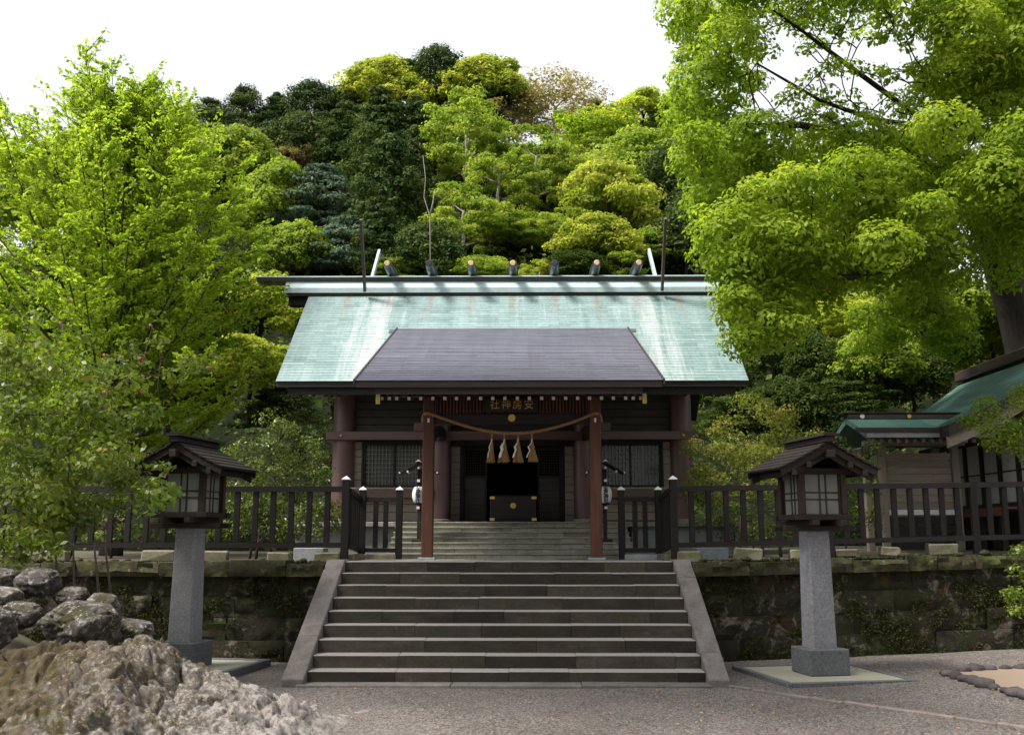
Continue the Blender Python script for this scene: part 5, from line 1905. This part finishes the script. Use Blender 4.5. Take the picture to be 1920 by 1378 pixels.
def stand(px, py, rpx, kind, v, leaf, name, label, group='trees covering the hill behind the shrine', sz=1.0, bark='bark', Ymin=29.0, Yfix=None):
    """a tree whose crown centre shows at px,py: found by walking up the hillside along that line of sight"""
    hcn = {'dome': 1.0, 'conifer': 1.6, 'round': 1.0, 'pine': 1.2, 'loose': 1.15, 'layered': 1.0, 'budding': 1.1}[kind]
    Y = Yfix or Ymin
    while Yfix is None and Y < 110:
        p = at(px, py, Y)
        R = rpx * Y / FPX
        if hill_z(p.x, Y) + hcn * R * sz >= p.z:
            break
        Y += 0.25
    p = at(px, py, Y)
    R = rpx * Y / FPX * 1.2
    hill_tree(kind, v, leaf, bark, name, (p.x, Y, p.z - hcn * R * sz), R, sz, (px * 0.137) % 6.28, label, group)


Y_, F_, C_, P_, B_ = 'leaf_yellow', 'leaf_fresh', 'leaf_conifer', 'leaf_pine', 'leaf_brown'
LIST = [
    # crest, left to right
    (395, 225, 48, 'pine', 0, C_, 'pine_tree', 'dark pine at the left end of the hill crest', 1.1),
    (455, 205, 52, 'pine', 0, C_, 'pine_tree', 'tallest dark pine on the left crest, branches against sky', 1.15),
    (520, 222, 48, 'conifer', 0, C_, 'conifer_tree', 'small dark conifer on the crest right of the tall pine', 0.7),
    (590, 212, 55, 'round', 0, C_, 'evergreen_tree', 'dark evergreen below the yellow strip of the left crest', 0.9),
    (648, 200, 55, 'pine', 0, C_, 'pine_tree', 'dark pine left of the golden crest tree', 1.0),
    (712, 170, 75, 'dome', 0, Y_, 'chinquapin_tree', 'golden yellow domed tree on the crest left of the summit', 0.8),
    (762, 200, 62, 'dome', 1, Y_, 'chinquapin_tree', 'yellow-green domed tree just under the golden crest tree', 0.9),
    (768, 134, 26, 'round', 0, C_, 'evergreen_tree', 'tiny dark crown peeping over the crest beside the summit', 0.7),
    (822, 148, 52, 'round', 0, C_, 'evergreen_tree', 'dark round evergreen crowning the very summit', 1.0),
    (892, 172, 78, 'dome', 0, Y_, 'chinquapin_tree', 'yellow-topped domed tree right of the dark summit evergreen', 0.75),
    (895, 205, 55, 'round', 0, C_, 'evergreen_tree', 'dark evergreen under the yellow-topped summit tree', 0.8),
    (945, 190, 58, 'dome', 1, F_, 'broadleaf_tree', 'bright green domed tree on the right slope of the summit', 0.8),
    (1040, 215, 100, 'budding', 0, B_, 'budding_tree', 'brownish budding tree with bare twigs against the sky', 0.72),
    (955, 235, 50, 'budding', 0, B_, 'budding_tree', 'small tan budding tree left of the large budding tree', 0.8),
    (1118, 215, 36, 'pine', 0, P_, 'pine_tree', 'small blue-green pine right of the brownish budding tree', 1.0),
    (1205, 222, 68, 'dome', 0, Y_, 'chinquapin_tree', 'golden domed tree on the crest beside the camphor tree', 0.55),
    (1275, 228, 60, 'dome', 1, F_, 'broadleaf_tree', 'green domed tree on the crest mostly behind the camphor', 0.7),
    # upper slope
    (430, 285, 65, 'round', 0, C_, 'evergreen_tree', 'dark evergreen on the upper left slope', 0.9),
    (505, 275, 62, 'pine', 0, C_, 'pine_tree', 'dark pine on the upper left slope in haze', 1.0),
    (575, 270, 62, 'round', 0, C_, 'evergreen_tree', 'dark evergreen halfway up, left of the cedar', 0.9),
    (640, 262, 60, 'conifer', 0, C_, 'conifer_tree', 'dark conifer beside the tall cedar, left', 0.8),
    (715, 262, 78, 'conifer', 0, C_, 'cedar_tree', 'tall dark cedar below the golden crest tree', 0.85),
    (785, 262, 62, 'conifer', 1, C_, 'cedar_tree', 'dark cedar below the summit evergreen', 0.9),
    (545, 303, 52, 'budding', 0, B_, 'budding_tree', 'small brown leafless tree on the left slope', 0.6),
    (840, 245, 48, 'round', 0, F_, 'broadleaf_tree', 'small green tree between cedar and pale loose tree', 0.9),
    # middle slope
    (605, 372, 96, 'pine', 0, P_, 'pine_tree', 'broad blue-green pine with flat foliage layers', 0.85),
    (640, 455, 70, 'pine', 0, P_, 'pine_tree', 'lower blue-green pine left of the forked finial', 0.9),
    (725, 365, 78, 'conifer', 1, C_, 'cedar_tree', 'dark cedar in the middle of the hillside', 1.0),
    (772, 330, 52, 'conifer', 0, C_, 'cedar_tree', 'narrow dark cedar beside the white bare trunk', 1.2),
    (712, 448, 58, 'conifer', 0, C_, 'conifer_tree', 'green young conifer right of the lower pine', 0.9),
    (800, 475, 60, 'round', 0, C_, 'evergreen_tree', 'dark evergreen bush above the left ridge logs', 0.9),
    (875, 270, 88, 'loose', 0, F_, 'loose_tree', 'tall pale green loose tree in the middle of the hill', 0.9),
    (1005, 315, 82, 'loose', 1, F_, 'loose_tree', 'pale green loose tree right of the tall loose tree', 0.85),
    (935, 345, 70, 'loose', 0, F_, 'loose_tree', 'loose green tree between the two pale loose trees', 0.9),
    (868, 415, 82, 'loose', 1, F_, 'loose_tree', 'loose tree with grey branches above the ridge logs', 0.75),
    (955, 425, 60, 'layered', 0, F_, 'layered_tree', 'green layered tree above the middle ridge log', 0.7),
    (1120, 262, 92, 'layered', 0, 'leaf_camphor', 'layered_tree', 'bright green layered tree under the budding tree', 0.75),
    (1225, 300, 95, 'layered', 0, F_, 'layered_tree', 'dark green layered tree left of the camphor', 0.8),
    (1280, 350, 80, 'round', 0, C_, 'evergreen_tree', 'shaded evergreen between layered tree and camphor', 0.9),
    (1142, 382, 84, 'dome', 0, Y_, 'chinquapin_tree', 'pale yellow rounded tree above the right ridge logs', 1.0),
    (1120, 462, 68, 'dome', 1, Y_, 'chinquapin_tree', 'lower yellow-green rounded tree just above the ridge', 0.8),
    (1040, 432, 56, 'loose', 1, F_, 'loose_tree', 'small loose tree left of the pale yellow rounded tree', 0.7),
    (1215, 462, 62, 'layered', 0, F_, 'layered_tree', 'green layered tree behind the right forked finial', 0.7),
    (1285, 455, 64, 'round', 0, C_, 'evergreen_tree', 'dark evergreen right of the right forked finial', 1.0),
    # foot of the hill, just over the ridge
    (708, 505, 40, 'round', 0, F_, 'bush', 'green bush behind the first ridge log from left', 0.7),
    (762, 506, 50, 'loose', 1, F_, 'bush', 'green bush behind the second ridge log from left', 0.6),
    (838, 514, 40, 'round', 0, 'leaf_under', 'bush', 'dark green bush left of the third ridge log', 0.6),
    (915, 508, 56, 'layered', 0, F_, 'bush', 'layered green bush left of the middle ridge log', 0.5),
    (1012, 514, 38, 'loose', 0, Y_, 'bush', 'yellow-green bush right of the middle ridge log', 0.5),
    (1085, 505, 58, 'round', 0, 'leaf_under', 'bush', 'dark green bush left of the sixth ridge log', 0.5),
    (1165, 510, 50, 'loose', 1, F_, 'bush', 'green bush between the last two ridge logs', 0.5),
    # left flank, behind the lime-green tree
    (520, 395, 80, 'dome', 0, F_, 'broadleaf_tree', 'light green domed tree left of the broad blue-green pine', 1.0),
    (440, 330, 85, 'dome', 1, F_, 'broadleaf_tree', 'light green domed tree rising behind the lime-green tree', 1.0),
    (545, 475, 62, 'dome', 1, F_, 'broadleaf_tree', 'fresh green rounded tree beside the left ridge end', 1.0),
    (300, 330, 110, 'dome', 0, F_, 'broadleaf_tree', 'green domed tree hidden behind the lime-green tree, centre', 1.0),
    (130, 370, 120, 'dome', 1, F_, 'broadleaf_tree', 'green domed tree behind the lime-green tree, left side', 1.0),
    (-30, 370, 110, 'dome', 0, F_, 'broadleaf_tree', 'green domed tree at the left photo edge', 0.9),
    (490, 590, 88, 'dome', 0, Y_, 'chinquapin_tree', 'yellow-flowering rounded tree left of the green roof', 0.85),
    (470, 690, 75, 'dome', 1, Y_, 'chinquapin_tree', 'lower yellow-green rounded tree left of the roof eave', 0.8),
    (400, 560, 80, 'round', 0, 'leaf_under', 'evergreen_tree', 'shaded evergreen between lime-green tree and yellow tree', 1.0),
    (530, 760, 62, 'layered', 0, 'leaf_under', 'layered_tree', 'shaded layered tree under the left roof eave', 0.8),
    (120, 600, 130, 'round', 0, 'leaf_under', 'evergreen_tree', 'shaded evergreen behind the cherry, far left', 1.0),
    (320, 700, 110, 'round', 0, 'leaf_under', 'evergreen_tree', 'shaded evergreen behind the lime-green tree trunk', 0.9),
    # right flank, under the camphor
    (1345, 400, 80, 'round', 0, C_, 'evergreen_tree', 'dark evergreen behind the left edge of the camphor', 1.0),
    (1420, 530, 90, 'round', 0, C_, 'evergreen_tree', 'dark evergreen behind the drooping camphor bough', 1.0),
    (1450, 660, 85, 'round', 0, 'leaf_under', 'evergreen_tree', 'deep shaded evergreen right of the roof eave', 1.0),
    (1560, 560, 90, 'round', 0, C_, 'evergreen_tree', 'dark evergreen under the middle of the camphor', 1.0),
    (1600, 590, 70, 'layered', 0, Y_, 'layered_tree', 'yellow-tipped layered tree below the camphor boughs', 0.7),
    (1650, 680, 72, 'dome', 1, F_, 'broadleaf_tree', 'light green rounded tree behind the roofed gate', 0.9),
    (1745, 590, 90, 'dome', 0, F_, 'broadleaf_tree', 'green domed tree left of the camphor trunk', 0.9),
    (1860, 640, 95, 'dome', 1, F_, 'broadleaf_tree', 'green domed tree right of the camphor trunk', 0.9),
    (1960, 560, 95, 'dome', 0, F_, 'broadleaf_tree', 'green domed tree at the right photo edge', 0.9),
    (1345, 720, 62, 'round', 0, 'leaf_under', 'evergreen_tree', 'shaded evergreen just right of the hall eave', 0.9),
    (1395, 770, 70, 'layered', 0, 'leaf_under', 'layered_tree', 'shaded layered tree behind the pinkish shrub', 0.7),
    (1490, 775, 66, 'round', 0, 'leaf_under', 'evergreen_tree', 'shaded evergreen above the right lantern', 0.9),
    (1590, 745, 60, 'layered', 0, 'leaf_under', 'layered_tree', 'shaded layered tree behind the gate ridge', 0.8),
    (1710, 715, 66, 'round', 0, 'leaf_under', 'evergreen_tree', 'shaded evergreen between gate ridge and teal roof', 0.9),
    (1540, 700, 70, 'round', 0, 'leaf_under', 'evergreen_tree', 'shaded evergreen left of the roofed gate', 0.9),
]
FIX = {490: 27.5, 470: 25.5, 400: 27.0, 530: 26.0, 120: 27.0, 320: 26.5, 1450: 28, 1650: 25.5, 1745: 27, 1860: 28, 1960: 28, 1540: 26.5, 1600: 29, 1345: 26.2, 1395: 24.6, 1490: 24.8, 1590: 25.2, 1710: 26.5}
for (px, py, r, kd, v, lf, nm, lb, sz) in LIST:
    grp = 'trees covering the hill behind the shrine' if nm != 'bush' else 'bushes at the foot of the hill'
    stand(px, py, r, kd, v, lf, nm, lb, grp, sz, 'bark_pale' if kd in ('loose', 'budding') else 'bark_dark', Yfix=FIX.get(px) if py > 540 else None)

# unseen tall trees added on the viewer's side to shade the yard and stairs
for i, (x, y, zc, R, kd) in enumerate(((-6.5, 9.6, 14.2, 3.9, 'dome'), (-5.0, -5.5, 10.0, 5.4, 'round'), (3.5, -8.0, 10.0, 5.6, 'dome'), (12.5, -2.0, 9.0, 5.0, 'dome'), (-3.5, -15.0, 9.0, 6.0, 'round'), (8.0, -13.0, 9.0, 6.0, 'dome'))):
    if (kd, 0) not in TREES:
        TREES[kd, 0] = tree_meshes(kd, 0)
    crown, wood, hc = TREES[kd, 0]
    yt_ = thing('unseen_shade_tree', (x, y, 0), 'unseen broadleaf tree added to shade the yard and stairs', 'tree', 'unseen trees added to shade the yard')
    for nm, me, mt in (('crown', crown, 'leaf_fresh'), ('limbs', wood, 'bark_dark')):
        o = link_mesh(nm, me, MAT[mt], yt_, (0, 0, zc - R))
        o.scale = (R, R, R)
        o.rotation_euler = (0, 0, i * 1.3)
        o.material_slots[0].link = 'OBJECT'
        o.material_slots[0].material = MAT[mt]
    lx, ly = (-4.5, -3.0) if i == 0 else (0, 0)      # the first one leans out over the yard
    MB().tube([(x + lx, y + ly, -0.2), (x + 0.75 * lx, y + 0.75 * ly, zc * 0.3), (x, y + 0.1, zc - R * 1.2), (x, y, zc - R * 0.5)], [0.36, 0.3, 0.24, 0.2], 10).build('trunk', MAT['bark_dark'], yt_, True)

# bare white trunk standing among the cedars
bt = at(800, 400, 38)
m = MB()
q = [at(812, 450, 43), at(806, 405, 43), at(795, 370, 43.1), at(798, 335, 43), at(793, 292, 43)]
q[0] = Vector((q[0].x, 43, hill_z(q[0].x, 43) - 0.2))
m.tube(q, [0.028, 0.026, 0.022, 0.018, 0.008], 6)
m.tube([at(806, 405, 43), at(812, 380, 43), at(815, 355, 43)], [0.04, 0.03, 0.012], 5)
o = m.build('bare_trunk', MAT['bark_pale'], None, True)
tag(o, 'thin bare pale trunk among the dark cedars', 'tree trunk')

# undergrowth over the hill (uncountable)
N = 70000
gx = RNG.uniform(-60, 60, N)
gy = 27 + 55 * RNG.random(N) ** 1.1
gz = np.array([hill_z(a, b) for a, b in zip(gx, gy)])
c = np.stack([gx, gy, gz + 0.9 * RNG.random(N) ** 1.5 + 0.1], 1)
nn = rvec(N) * 0.7 + np.array([0, -0.4, 0.6])
nn /= np.linalg.norm(nn, axis=1, keepdims=True)
L = (0.16 + 0.2 * RNG.random(N)) * (0.5 + gy / 60)
V, F = leaf_quads(c, nn, L, L * 0.55, curl=0.1)
tag(link_mesh('undergrowth', np_mesh('undergrowth', V, F, 0.45 + 0.3 * RNG.normal(size=N)), MAT['leaf_under']), 'dark green undergrowth covering the hillside', 'undergrowth', kind='stuff')

# ------------------------------------------------------------------ lime-green feathery tree, left
random.seed(5)
LY = 20.5
tb = at(222, 800, LY)
tb = Vector((tb.x, LY, TZ))
ttop = at(238, 240, LY)
H_ = ttop.z - TZ
lt = thing('lime_tree', tb, 'tall feathery lime-green tree left of the shrine', 'tree')
m = MB()
trunk = [tb + Vector((0.06 * math.sin(i), 0.05 * math.cos(i * 1.3), H_ * i / 10 - (0.2 if i == 0 else 0))) + Vector(((ttop.x - tb.x) * i / 10, 0, 0)) for i in range(11)]
m.tube(trunk, [0.24 * (1 - 0.94 * i / 10) + 0.01 for i in range(11)], 10)
LC, LN, LT, LTn = [], [], [], []


def lspray(p, d, length, rad, n, tint):
    """a feathery side spray: leaves along a thin twig"""
    t = RNG.random(n) ** 0.85
    side = rvec(n)
    c_ = np.array(p)[None] + np.array(d)[None] * (t * length)[:, None] + side * (rad * (0.25 + 0.75 * RNG.random(n)) * (1 - 0.55 * t))[:, None] * np.array([1, 1, 0.55])
    nn_ = side * 0.5 + np.array([0, 0, 0.7]) + RNG.normal(size=(n, 3)) * 0.35
    nn_ /= np.linalg.norm(nn_, axis=1, keepdims=True)
    LC.append(c_)
    LN.append(nn_)
    LT.append(np.array(d)[None] + RNG.normal(size=(n, 3)) * 0.5)
    LTn.append(tint + 0.16 * RNG.normal(size=n))


NB = 112
for i in range(NB):
    u = 0.16 + 0.83 * (i / (NB - 1)) ** 0.9
    az = 2.399 * i + random.uniform(-.3, .3)
    k_ = int(u * 10)
    p0 = trunk[k_].lerp(trunk[min(10, k_ + 1)], u * 10 - k_)
    env = (0.7 + 0.3 * min(1, u / 0.35)) * (1 - max(0, u - 0.42) / 0.6) ** 0.62
    Lb = (4.9 * env + 0.5) * random.uniform(0.8, 1.08)
    el0 = math.radians(14 + 42 * u + random.uniform(-8, 8))
    if math.cos(az) > 0.2:
        Lb *= 0.78 if u < 0.45 else 0.88
    el1 = el0 + math.radians(26)
    pts = [p0]
    for s_ in range(1, 7):
        e = el0 + (el1 - el0) * s_ / 6
        pts.append(pts[-1] + Vector((math.cos(az) * math.cos(e), math.sin(az) * math.cos(e), math.sin(e))) * Lb / 6)
    m.tube(pts, [max(0.006, 0.055 * (1 - u * 0.6) * (1 - 0.85 * q / 6)) for q in range(7)], 5, False)
    dens = 1.0 if u < 0.6 else 0.42
    tint = random.uniform(0.3, 0.75)
    for s_ in range(1, 7):
        for w_ in range(5):
            p = pts[s_ - 1].lerp(pts[s_], random.random())
            a2 = az + random.choice((-1, 1)) * random.uniform(0.5, 1.3)
            d = Vector((math.cos(a2), math.sin(a2), random.uniform(0.05, 0.75))).normalized()
            sl = random.uniform(0.45, 1.0) * (0.45 + 0.55 * env)
            m.tube([p, p + d * sl], [0.008, 0.003], 3, False)
            lspray(p, d, sl * 1.1, 0.19, int(60 * dens), tint + random.uniform(-.12, .12))
m.build('trunk', MAT['bark'], lt, True)
C_all, N_all, T_all, TT = np.concatenate(LC), np.concatenate(LN), np.concatenate(LT), np.concatenate(LTn)
L = 0.10 * (0.6 + 0.8 * RNG.random(len(C_all)))
V, F = leaf_quads(C_all - np.array(tb), N_all, L, L * 0.5, T_all, 0.1)
link_mesh('crown', np_mesh('crown', V, F, TT), MAT['leaf_lime'], lt)

# ------------------------------------------------------------------ camphor, right
random.seed(9)


def in_poly(x, y, poly):
    c_ = False
    j = len(poly) - 1
    for i in range(len(poly)):
        if (poly[i][1] > y) != (poly[j][1] > y) and x < (poly[j][0] - poly[i][0]) * (y - poly[i][1]) / (poly[j][1] - poly[i][1]) + poly[i][0]:
            c_ = not c_
        j = i
    return c_


camph = [(1310, -120), (1272, 60), (1258, 150), (1262, 215), (1300, 320), (1312, 400), (1325, 480), (1345, 540), (1372, 620), (1410, 672), (1450, 640), (1480, 560), (1560, 540), (1640, 515), (1760, 500), (2010, 540), (2010, -120)]
holes = [((1460, 45), 42), ((1540, 85), 46), ((1615, 115), 52), ((1430, 130), 44), ((1530, 175), 46), ((1405, 190), 36), ((1590, 205), 36), ((1700, 195), 34), ((1735, 95), 40), ((1850, 260), 26), ((1480, 215), 36), ((1640, 40), 36), ((1790, 300), 24), ((1870, 60), 30)]
ct = at(1925, 600, 26.0)
base = Vector((ct.x + 0.6, 26.0, TZ - 0.2))
cmt = thing('camphor_tree', base, 'huge spreading camphor tree with fresh green leaves on the right', 'tree')
cl = []
tries = 0
pick = []
while len(pick) < 235 and tries < 60000:
    tries += 1
    px, py = random.uniform(1250, 2000), random.uniform(-110, 690)
    if not in_poly(px, py, camph):
        continue
    if any((px - h[0][0]) ** 2 + (py - h[0][1]) ** 2 < (h[1] + 24) ** 2 for h in holes):
        continue
    Y = random.uniform(15.2, 21.5) if py < 450 else random.uniform(15.2, 18.8)
    if py > 520 and px < 1500:
        Y = random.uniform(15.2, 17.2)
    if 1760 < px < 1960 and 370 < py < 640 and abs((px - 1800) - (py - 370) * 0.42) < 75 and random.random() < 0.9:
        continue                              # the trunk shows through here
    if any(abs(px - q[0]) < 34 and abs(py - q[1]) < 30 and abs(Y - q[2]) < 2.2 for q in pick):
        continue
    pick.append((px, py, Y))
for px, py, Y in pick:
    p = at(px, py, Y)
    edge = 1.0 if in_poly(px - 40, py, camph) else 0.7
    r_ = random.uniform(0.42, 0.72) * edge
    cl.append((p - base, (r_, r_, r_ * 0.72), int(760 * (r_ / 0.5) ** 2), random.uniform(0.28, 0.72)))
for q in range(24):
    p = at(random.uniform(1620, 1800), random.uniform(520, 650), random.uniform(21.0, 24.0))
    r_ = random.uniform(0.35, 0.55)
    cl.append((p - base, (r_, r_, r_ * 0.7), int(700 * (r_ / 0.5) ** 2), random.uniform(0.25, 0.7)))
# thin sprays across the gaps
for (hx_, hy_), hr in holes:
    for q in range(7):
        p = at(hx_ + random.uniform(-hr, hr), hy_ + random.uniform(-hr, hr), random.uniform(16, 20))
        r_ = random.uniform(0.14, 0.3)
        cl.append((p - base, (r_, r_, r_ * 0.6), 60, random.uniform(0.3, 0.7)))
V, F, T = foliage([(tuple(c), r_, n, t) for c, r_, n, t in cl], 0.1, 0.52, 0.13, 0.1, jit=0.55, inner=0.72)
link_mesh('crown', np_mesh('crown', V, F, T), MAT['leaf_camphor'], cmt)
g1, g2, g3 = at(1905, 580, 25.6) - base, at(1865, 460, 24.6) - base, at(1815, 350, 23.2) - base
g4 = at(1750, 240, 21.6) - base
wood = grow([c[0] for c in cl], [Vector((0, 0, 0)), Vector((-0.1, 0, 1.8)), g1, g2, g3, g4], 0.66, 0.014, 0.62, 6, 0.09)
for limb in ([g1, at(1905, 430, 25) - base, at(1895, 300, 24) - base, at(1865, 150, 22.5) - base, at(1840, 20, 21) - base],
             [g2, at(1780, 475, 22) - base, at(1690, 478, 19.4) - base, at(1600, 520, 16.9) - base, at(1490, 520, 16.4) - base],
             [g3, at(1720, 400, 20.5) - base, at(1640, 420, 17.4) - base, at(1560, 450, 16.8) - base],
             [g4, at(1640, 225, 19.5) - base, at(1540, 190, 17.5) - base, at(1420, 120, 17) - base],
             [g4, at(1600, 130, 19.5) - base, at(1520, 70, 17.5) - base, at(1450, 20, 17) - base],
             [g3, at(1640, 260, 20) - base, at(1500, 235, 17) - base, at(1400, 235, 16.6) - base]):
    r0 = 0.3 if limb[0] is g1 else (0.07 if limb[0] is g4 else 0.13)
    wood.tube(limb, [r0 * (1 - 0.75 * i / (len(limb) - 1)) for i in range(len(limb))], 7, False)
o = link_mesh('trunk', wood.mesh('trunk'), MAT['bark_dark'], cmt, (0, 0, 0), True)


# ------------------------------------------------------------------ small trees and shrubs near the walls
def bushy(name, base, clp, leaf, mat, bark, label, cat='shrub', asp=0.5, trunkr=0.05, stems=None, inner=0.45, up=0.06, jit=0.8, extra=None, group=None):
    """clp: list of (px,py,Y,r,n)"""
    t = thing(name, base, label, cat, group)
    cl_ = []
    for px, py, Y, r_, n in clp:
        p = at(px, py, Y) - base
        cl_.append((tuple(p), (r_, r_, r_ * 0.75), n, random.uniform(0.3, 0.7)))
    V, F, T = foliage(cl_, leaf, asp, 0.18, up, jit=jit, inner=inner, down=0.6)
    link_mesh('crown', np_mesh('crown', V, F, T), MAT[mat], t)
    cen = np.mean([c_[0] for c_ in cl_], 0)
    w_ = None
    ss = stems or [(0, 0)]
    groups = [[] for _ in ss]
    for i, c_ in enumerate(cl_):
        groups[i % len(ss)].append(c_[0])
    mm_ = MB()
    for (sx, sy), g_ in zip(ss, groups):
        z1 = cen[2] * 0.55
        tr = [Vector((sx, sy, -0.1)), Vector((sx * 0.9 + cen[0] * 0.12, sy, z1 * 0.4)), Vector((sx * 0.8 + cen[0] * 0.3, sy * 0.8 + cen[1] * 0.3, z1))]
        w_ = grow(g_, tr, trunkr, 0.006, 0.66, 5, 0.1)
        mm_.add(w_.v, w_.f)
    link_mesh('trunk', mm_.mesh('trunk'), MAT[bark], t, (0, 0, 0), True)
    return t


random.seed(21)
# cherry with a few late blossoms, left foreground
cb = at(180, 1120, 12.3)
base = Vector((cb.x, 12.3, 0.35))
spots = []
for i in range(86):
    px, py = random.uniform(-80, 320), random.uniform(650, 965)
    if py < 650 + max(0, px - 150) * 1.0 and random.random() < 0.85:
        continue
    if px > 120 and py > 940:
        continue
    if px > 225 and 780 < py < 905:
        continue
    spots.append((px, py, random.uniform(11.2, 13.2), random.uniform(0.2, 0.34), random.randint(85, 130)))
for (a, b) in ((300, 640), (290, 600), (330, 700), (360, 690), (390, 680), (255, 720), (200, 690), (240, 650), (160, 640), (120, 600), (60, 600), (20, 640), (300, 880), (285, 920), (180, 740), (230, 800)):
    spots.append((a, b, random.uniform(11.6, 12.6), 0.17, 34))
for i in range(24):
    spots.append((random.uniform(-60, 225), random.uniform(880, 990), random.uniform(12.2, 13.2), 0.22, 95))
for i in range(18):                       # low leaves left
    spots.append((random.uniform(-60, 120), random.uniform(960, 1055), random.uniform(11.6, 12.8), 0.2, 60))
ch = bushy('cherry_tree', base, spots, 0.088, 'leaf_cherry', 'bark', 'young cherry with glossy leaves and few pink blossoms behind the rocks', 'tree', 0.55, 0.026, [(0.12, 0.1), (-0.12, -0.1), (-0.5, 0.15), (0.2, 0.3)])
bl = MB()
for (a, b) in ((283, 610), (262, 672), (268, 668), (196, 666), (224, 668), (195, 735), (198, 738), (266, 733), (198, 760), (390, 690), (8, 620), (112, 606), (130, 560), (310, 893)):
    p = at(a, b, 11.9)
    for q in range(7):
        d = Vector((random.gauss(0, 1), random.gauss(0, 1), random.gauss(0, 1))).normalized()
        e = d.orthogonal().normalized() * 0.014
        f_ = d.cross(e)
        c_ = p + d * 0.018
        bl.add([c_ - e, c_ - f_, c_ + e, c_ + f_], [(0, 1, 2, 3)])
o = bl.build('blossom', MAT['blossom_pink'], ch)


def mass(x0, x1, y0, y1, Y0, Y1, n, r0, r1, k0, k1, shape=None):
    out = []
    while len(out) < n:
        px, py = random.uniform(x0, x1), random.uniform(y0, y1)
        u, v = (px - (x0 + x1) / 2) / ((x1 - x0) / 2), (py - y1) / (y1 - y0)
        if shape == 'dome' and u * u + v * v > 1:
            continue
        out.append((px, py, random.uniform(Y0, Y1), random.uniform(r0, r1), random.randint(k0, k1)))
    return out


def gbase(px, Y, z=TZ):
    return Vector((at(px, 950, Y).x, Y, z))


bushy('camellia_shrub', gbase(500, 17.4), mass(385, 640, 775, 1010, 16.7, 18.0, 60, 0.17, 0.3, 120, 190, 'dome'), 0.062, 'leaf_shrub', 'bark', 'glossy green shrub behind the left balustrade, beside the hall', stems=[(0.1, 0), (-0.3, 0.1), (-0.1, -0.2)], trunkr=0.03, jit=0.9)
bushy('azalea_shrub', gbase(1415, 17.6), mass(1278, 1560, 745, 935, 16.8, 18.4, 64, 0.16, 0.29, 120, 190, 'dome'), 0.06, 'leaf_pink', 'bark', 'green shrub with pinkish tips behind the right balustrade', stems=[(0.1, 0), (-0.3, 0.1), (0.4, -0.1)], trunkr=0.035, jit=0.9)
bushy('shade_shrub', gbase(215, 17.6), mass(60, 400, 860, 1010, 17.0, 18.6, 46, 0.2, 0.32, 110, 150), 0.07, 'leaf_shrub', 'bark_dark', 'shaded shrub behind the left balustrade and lantern', stems=[(0, 0), (0.8, 0.2), (-0.8, 0.1)], trunkr=0.03)
bushy('edge_shrub', gbase(20, 16.8), mass(-140, 90, 860, 1010, 16.3, 17.6, 30, 0.2, 0.32, 110, 150), 0.07, 'leaf_shrub', 'bark_dark', 'shrub behind the balustrade at the left photo edge', stems=[(0, 0), (-0.5, 0.2)], trunkr=0.03)
bushy('low_shrub', gbase(1370, 18.2), mass(1300, 1470, 900, 1010, 17.6, 18.8, 22, 0.16, 0.26, 90, 130), 0.06, 'leaf_shrub', 'bark_dark', 'low green shrub seen between balusters right of the hall', stems=[(0, 0), (0.4, 0)], trunkr=0.02)
bushy('hedge_shrub', gbase(1580, 19), mass(1540, 1640, 820, 990, 18.6, 19.6, 20, 0.16, 0.28, 90, 130), 0.06, 'leaf_shrub', 'bark_dark', 'green shrub between right lantern and roofed gate', stems=[(0, 0)], trunkr=0.025)
bushy('maple_tree', gbase(1990, 16.9), mass(1842, 2010, 735, 860, 16.6, 17.6, 26, 0.16, 0.28, 80, 120) + mass(1790, 1900, 780, 800, 16.8, 17.4, 5, 0.12, 0.18, 50, 70), 0.065, 'leaf_fresh', 'bark', 'maple branch with light leaves in front of the side hall', 'tree', stems=[(0, 0)], trunkr=0.06)
bushy('wall_shrub', Vector((at(1990, 1150, 15.6).x, 15.6, 0.1)), mass(1880, 2020, 1030, 1170, 15.3, 15.9, 20, 0.12, 0.22, 80, 120), 0.06, 'leaf_cherry', 'bark', 'light green shrub against the retaining wall, right edge', stems=[(0, 0)], trunkr=0.03)
bushy('hall_shrub', gbase(585, 21.5), mass(545, 640, 745, 900, 20.8, 22.2, 22, 0.2, 0.34, 110, 160), 0.07, 'leaf_shrub', 'bark_dark', 'green shrub beside the left side wall of the hall', stems=[(0, 0)], trunkr=0.04)

# fallen leaves on the yard (uncountable)
N = 150
fx = RNG.uniform(-2, 8.5, N)
fy = RNG.uniform(9.3, 14.6, N)
ok = ~((np.abs(fx) < 2.8) & (fy > 12.3))
fx, fy = fx[ok], fy[ok]
c = np.stack([fx, fy, np.array([ground_z(a, b) for a, b in zip(fx, fy)]) + 0.018], 1)
nn = rvec(len(c)) * 0.3 + np.array([0, 0, 1])
nn /= np.linalg.norm(nn, axis=1, keepdims=True)
V, F = leaf_quads(c, nn, 0.055, 0.03, curl=0.2)
tag(link_mesh('fallen_leaves', np_mesh('fallen_leaves', V, F, RNG.random(len(c))), MAT['leaf_fallen']), 'orange and yellow fallen leaves scattered on the gravel', 'leaves', kind='stuff')
for i, (px, st_n) in enumerate(((672, 3), (818, 7), (652, 2), (1113, 3))):
    pass
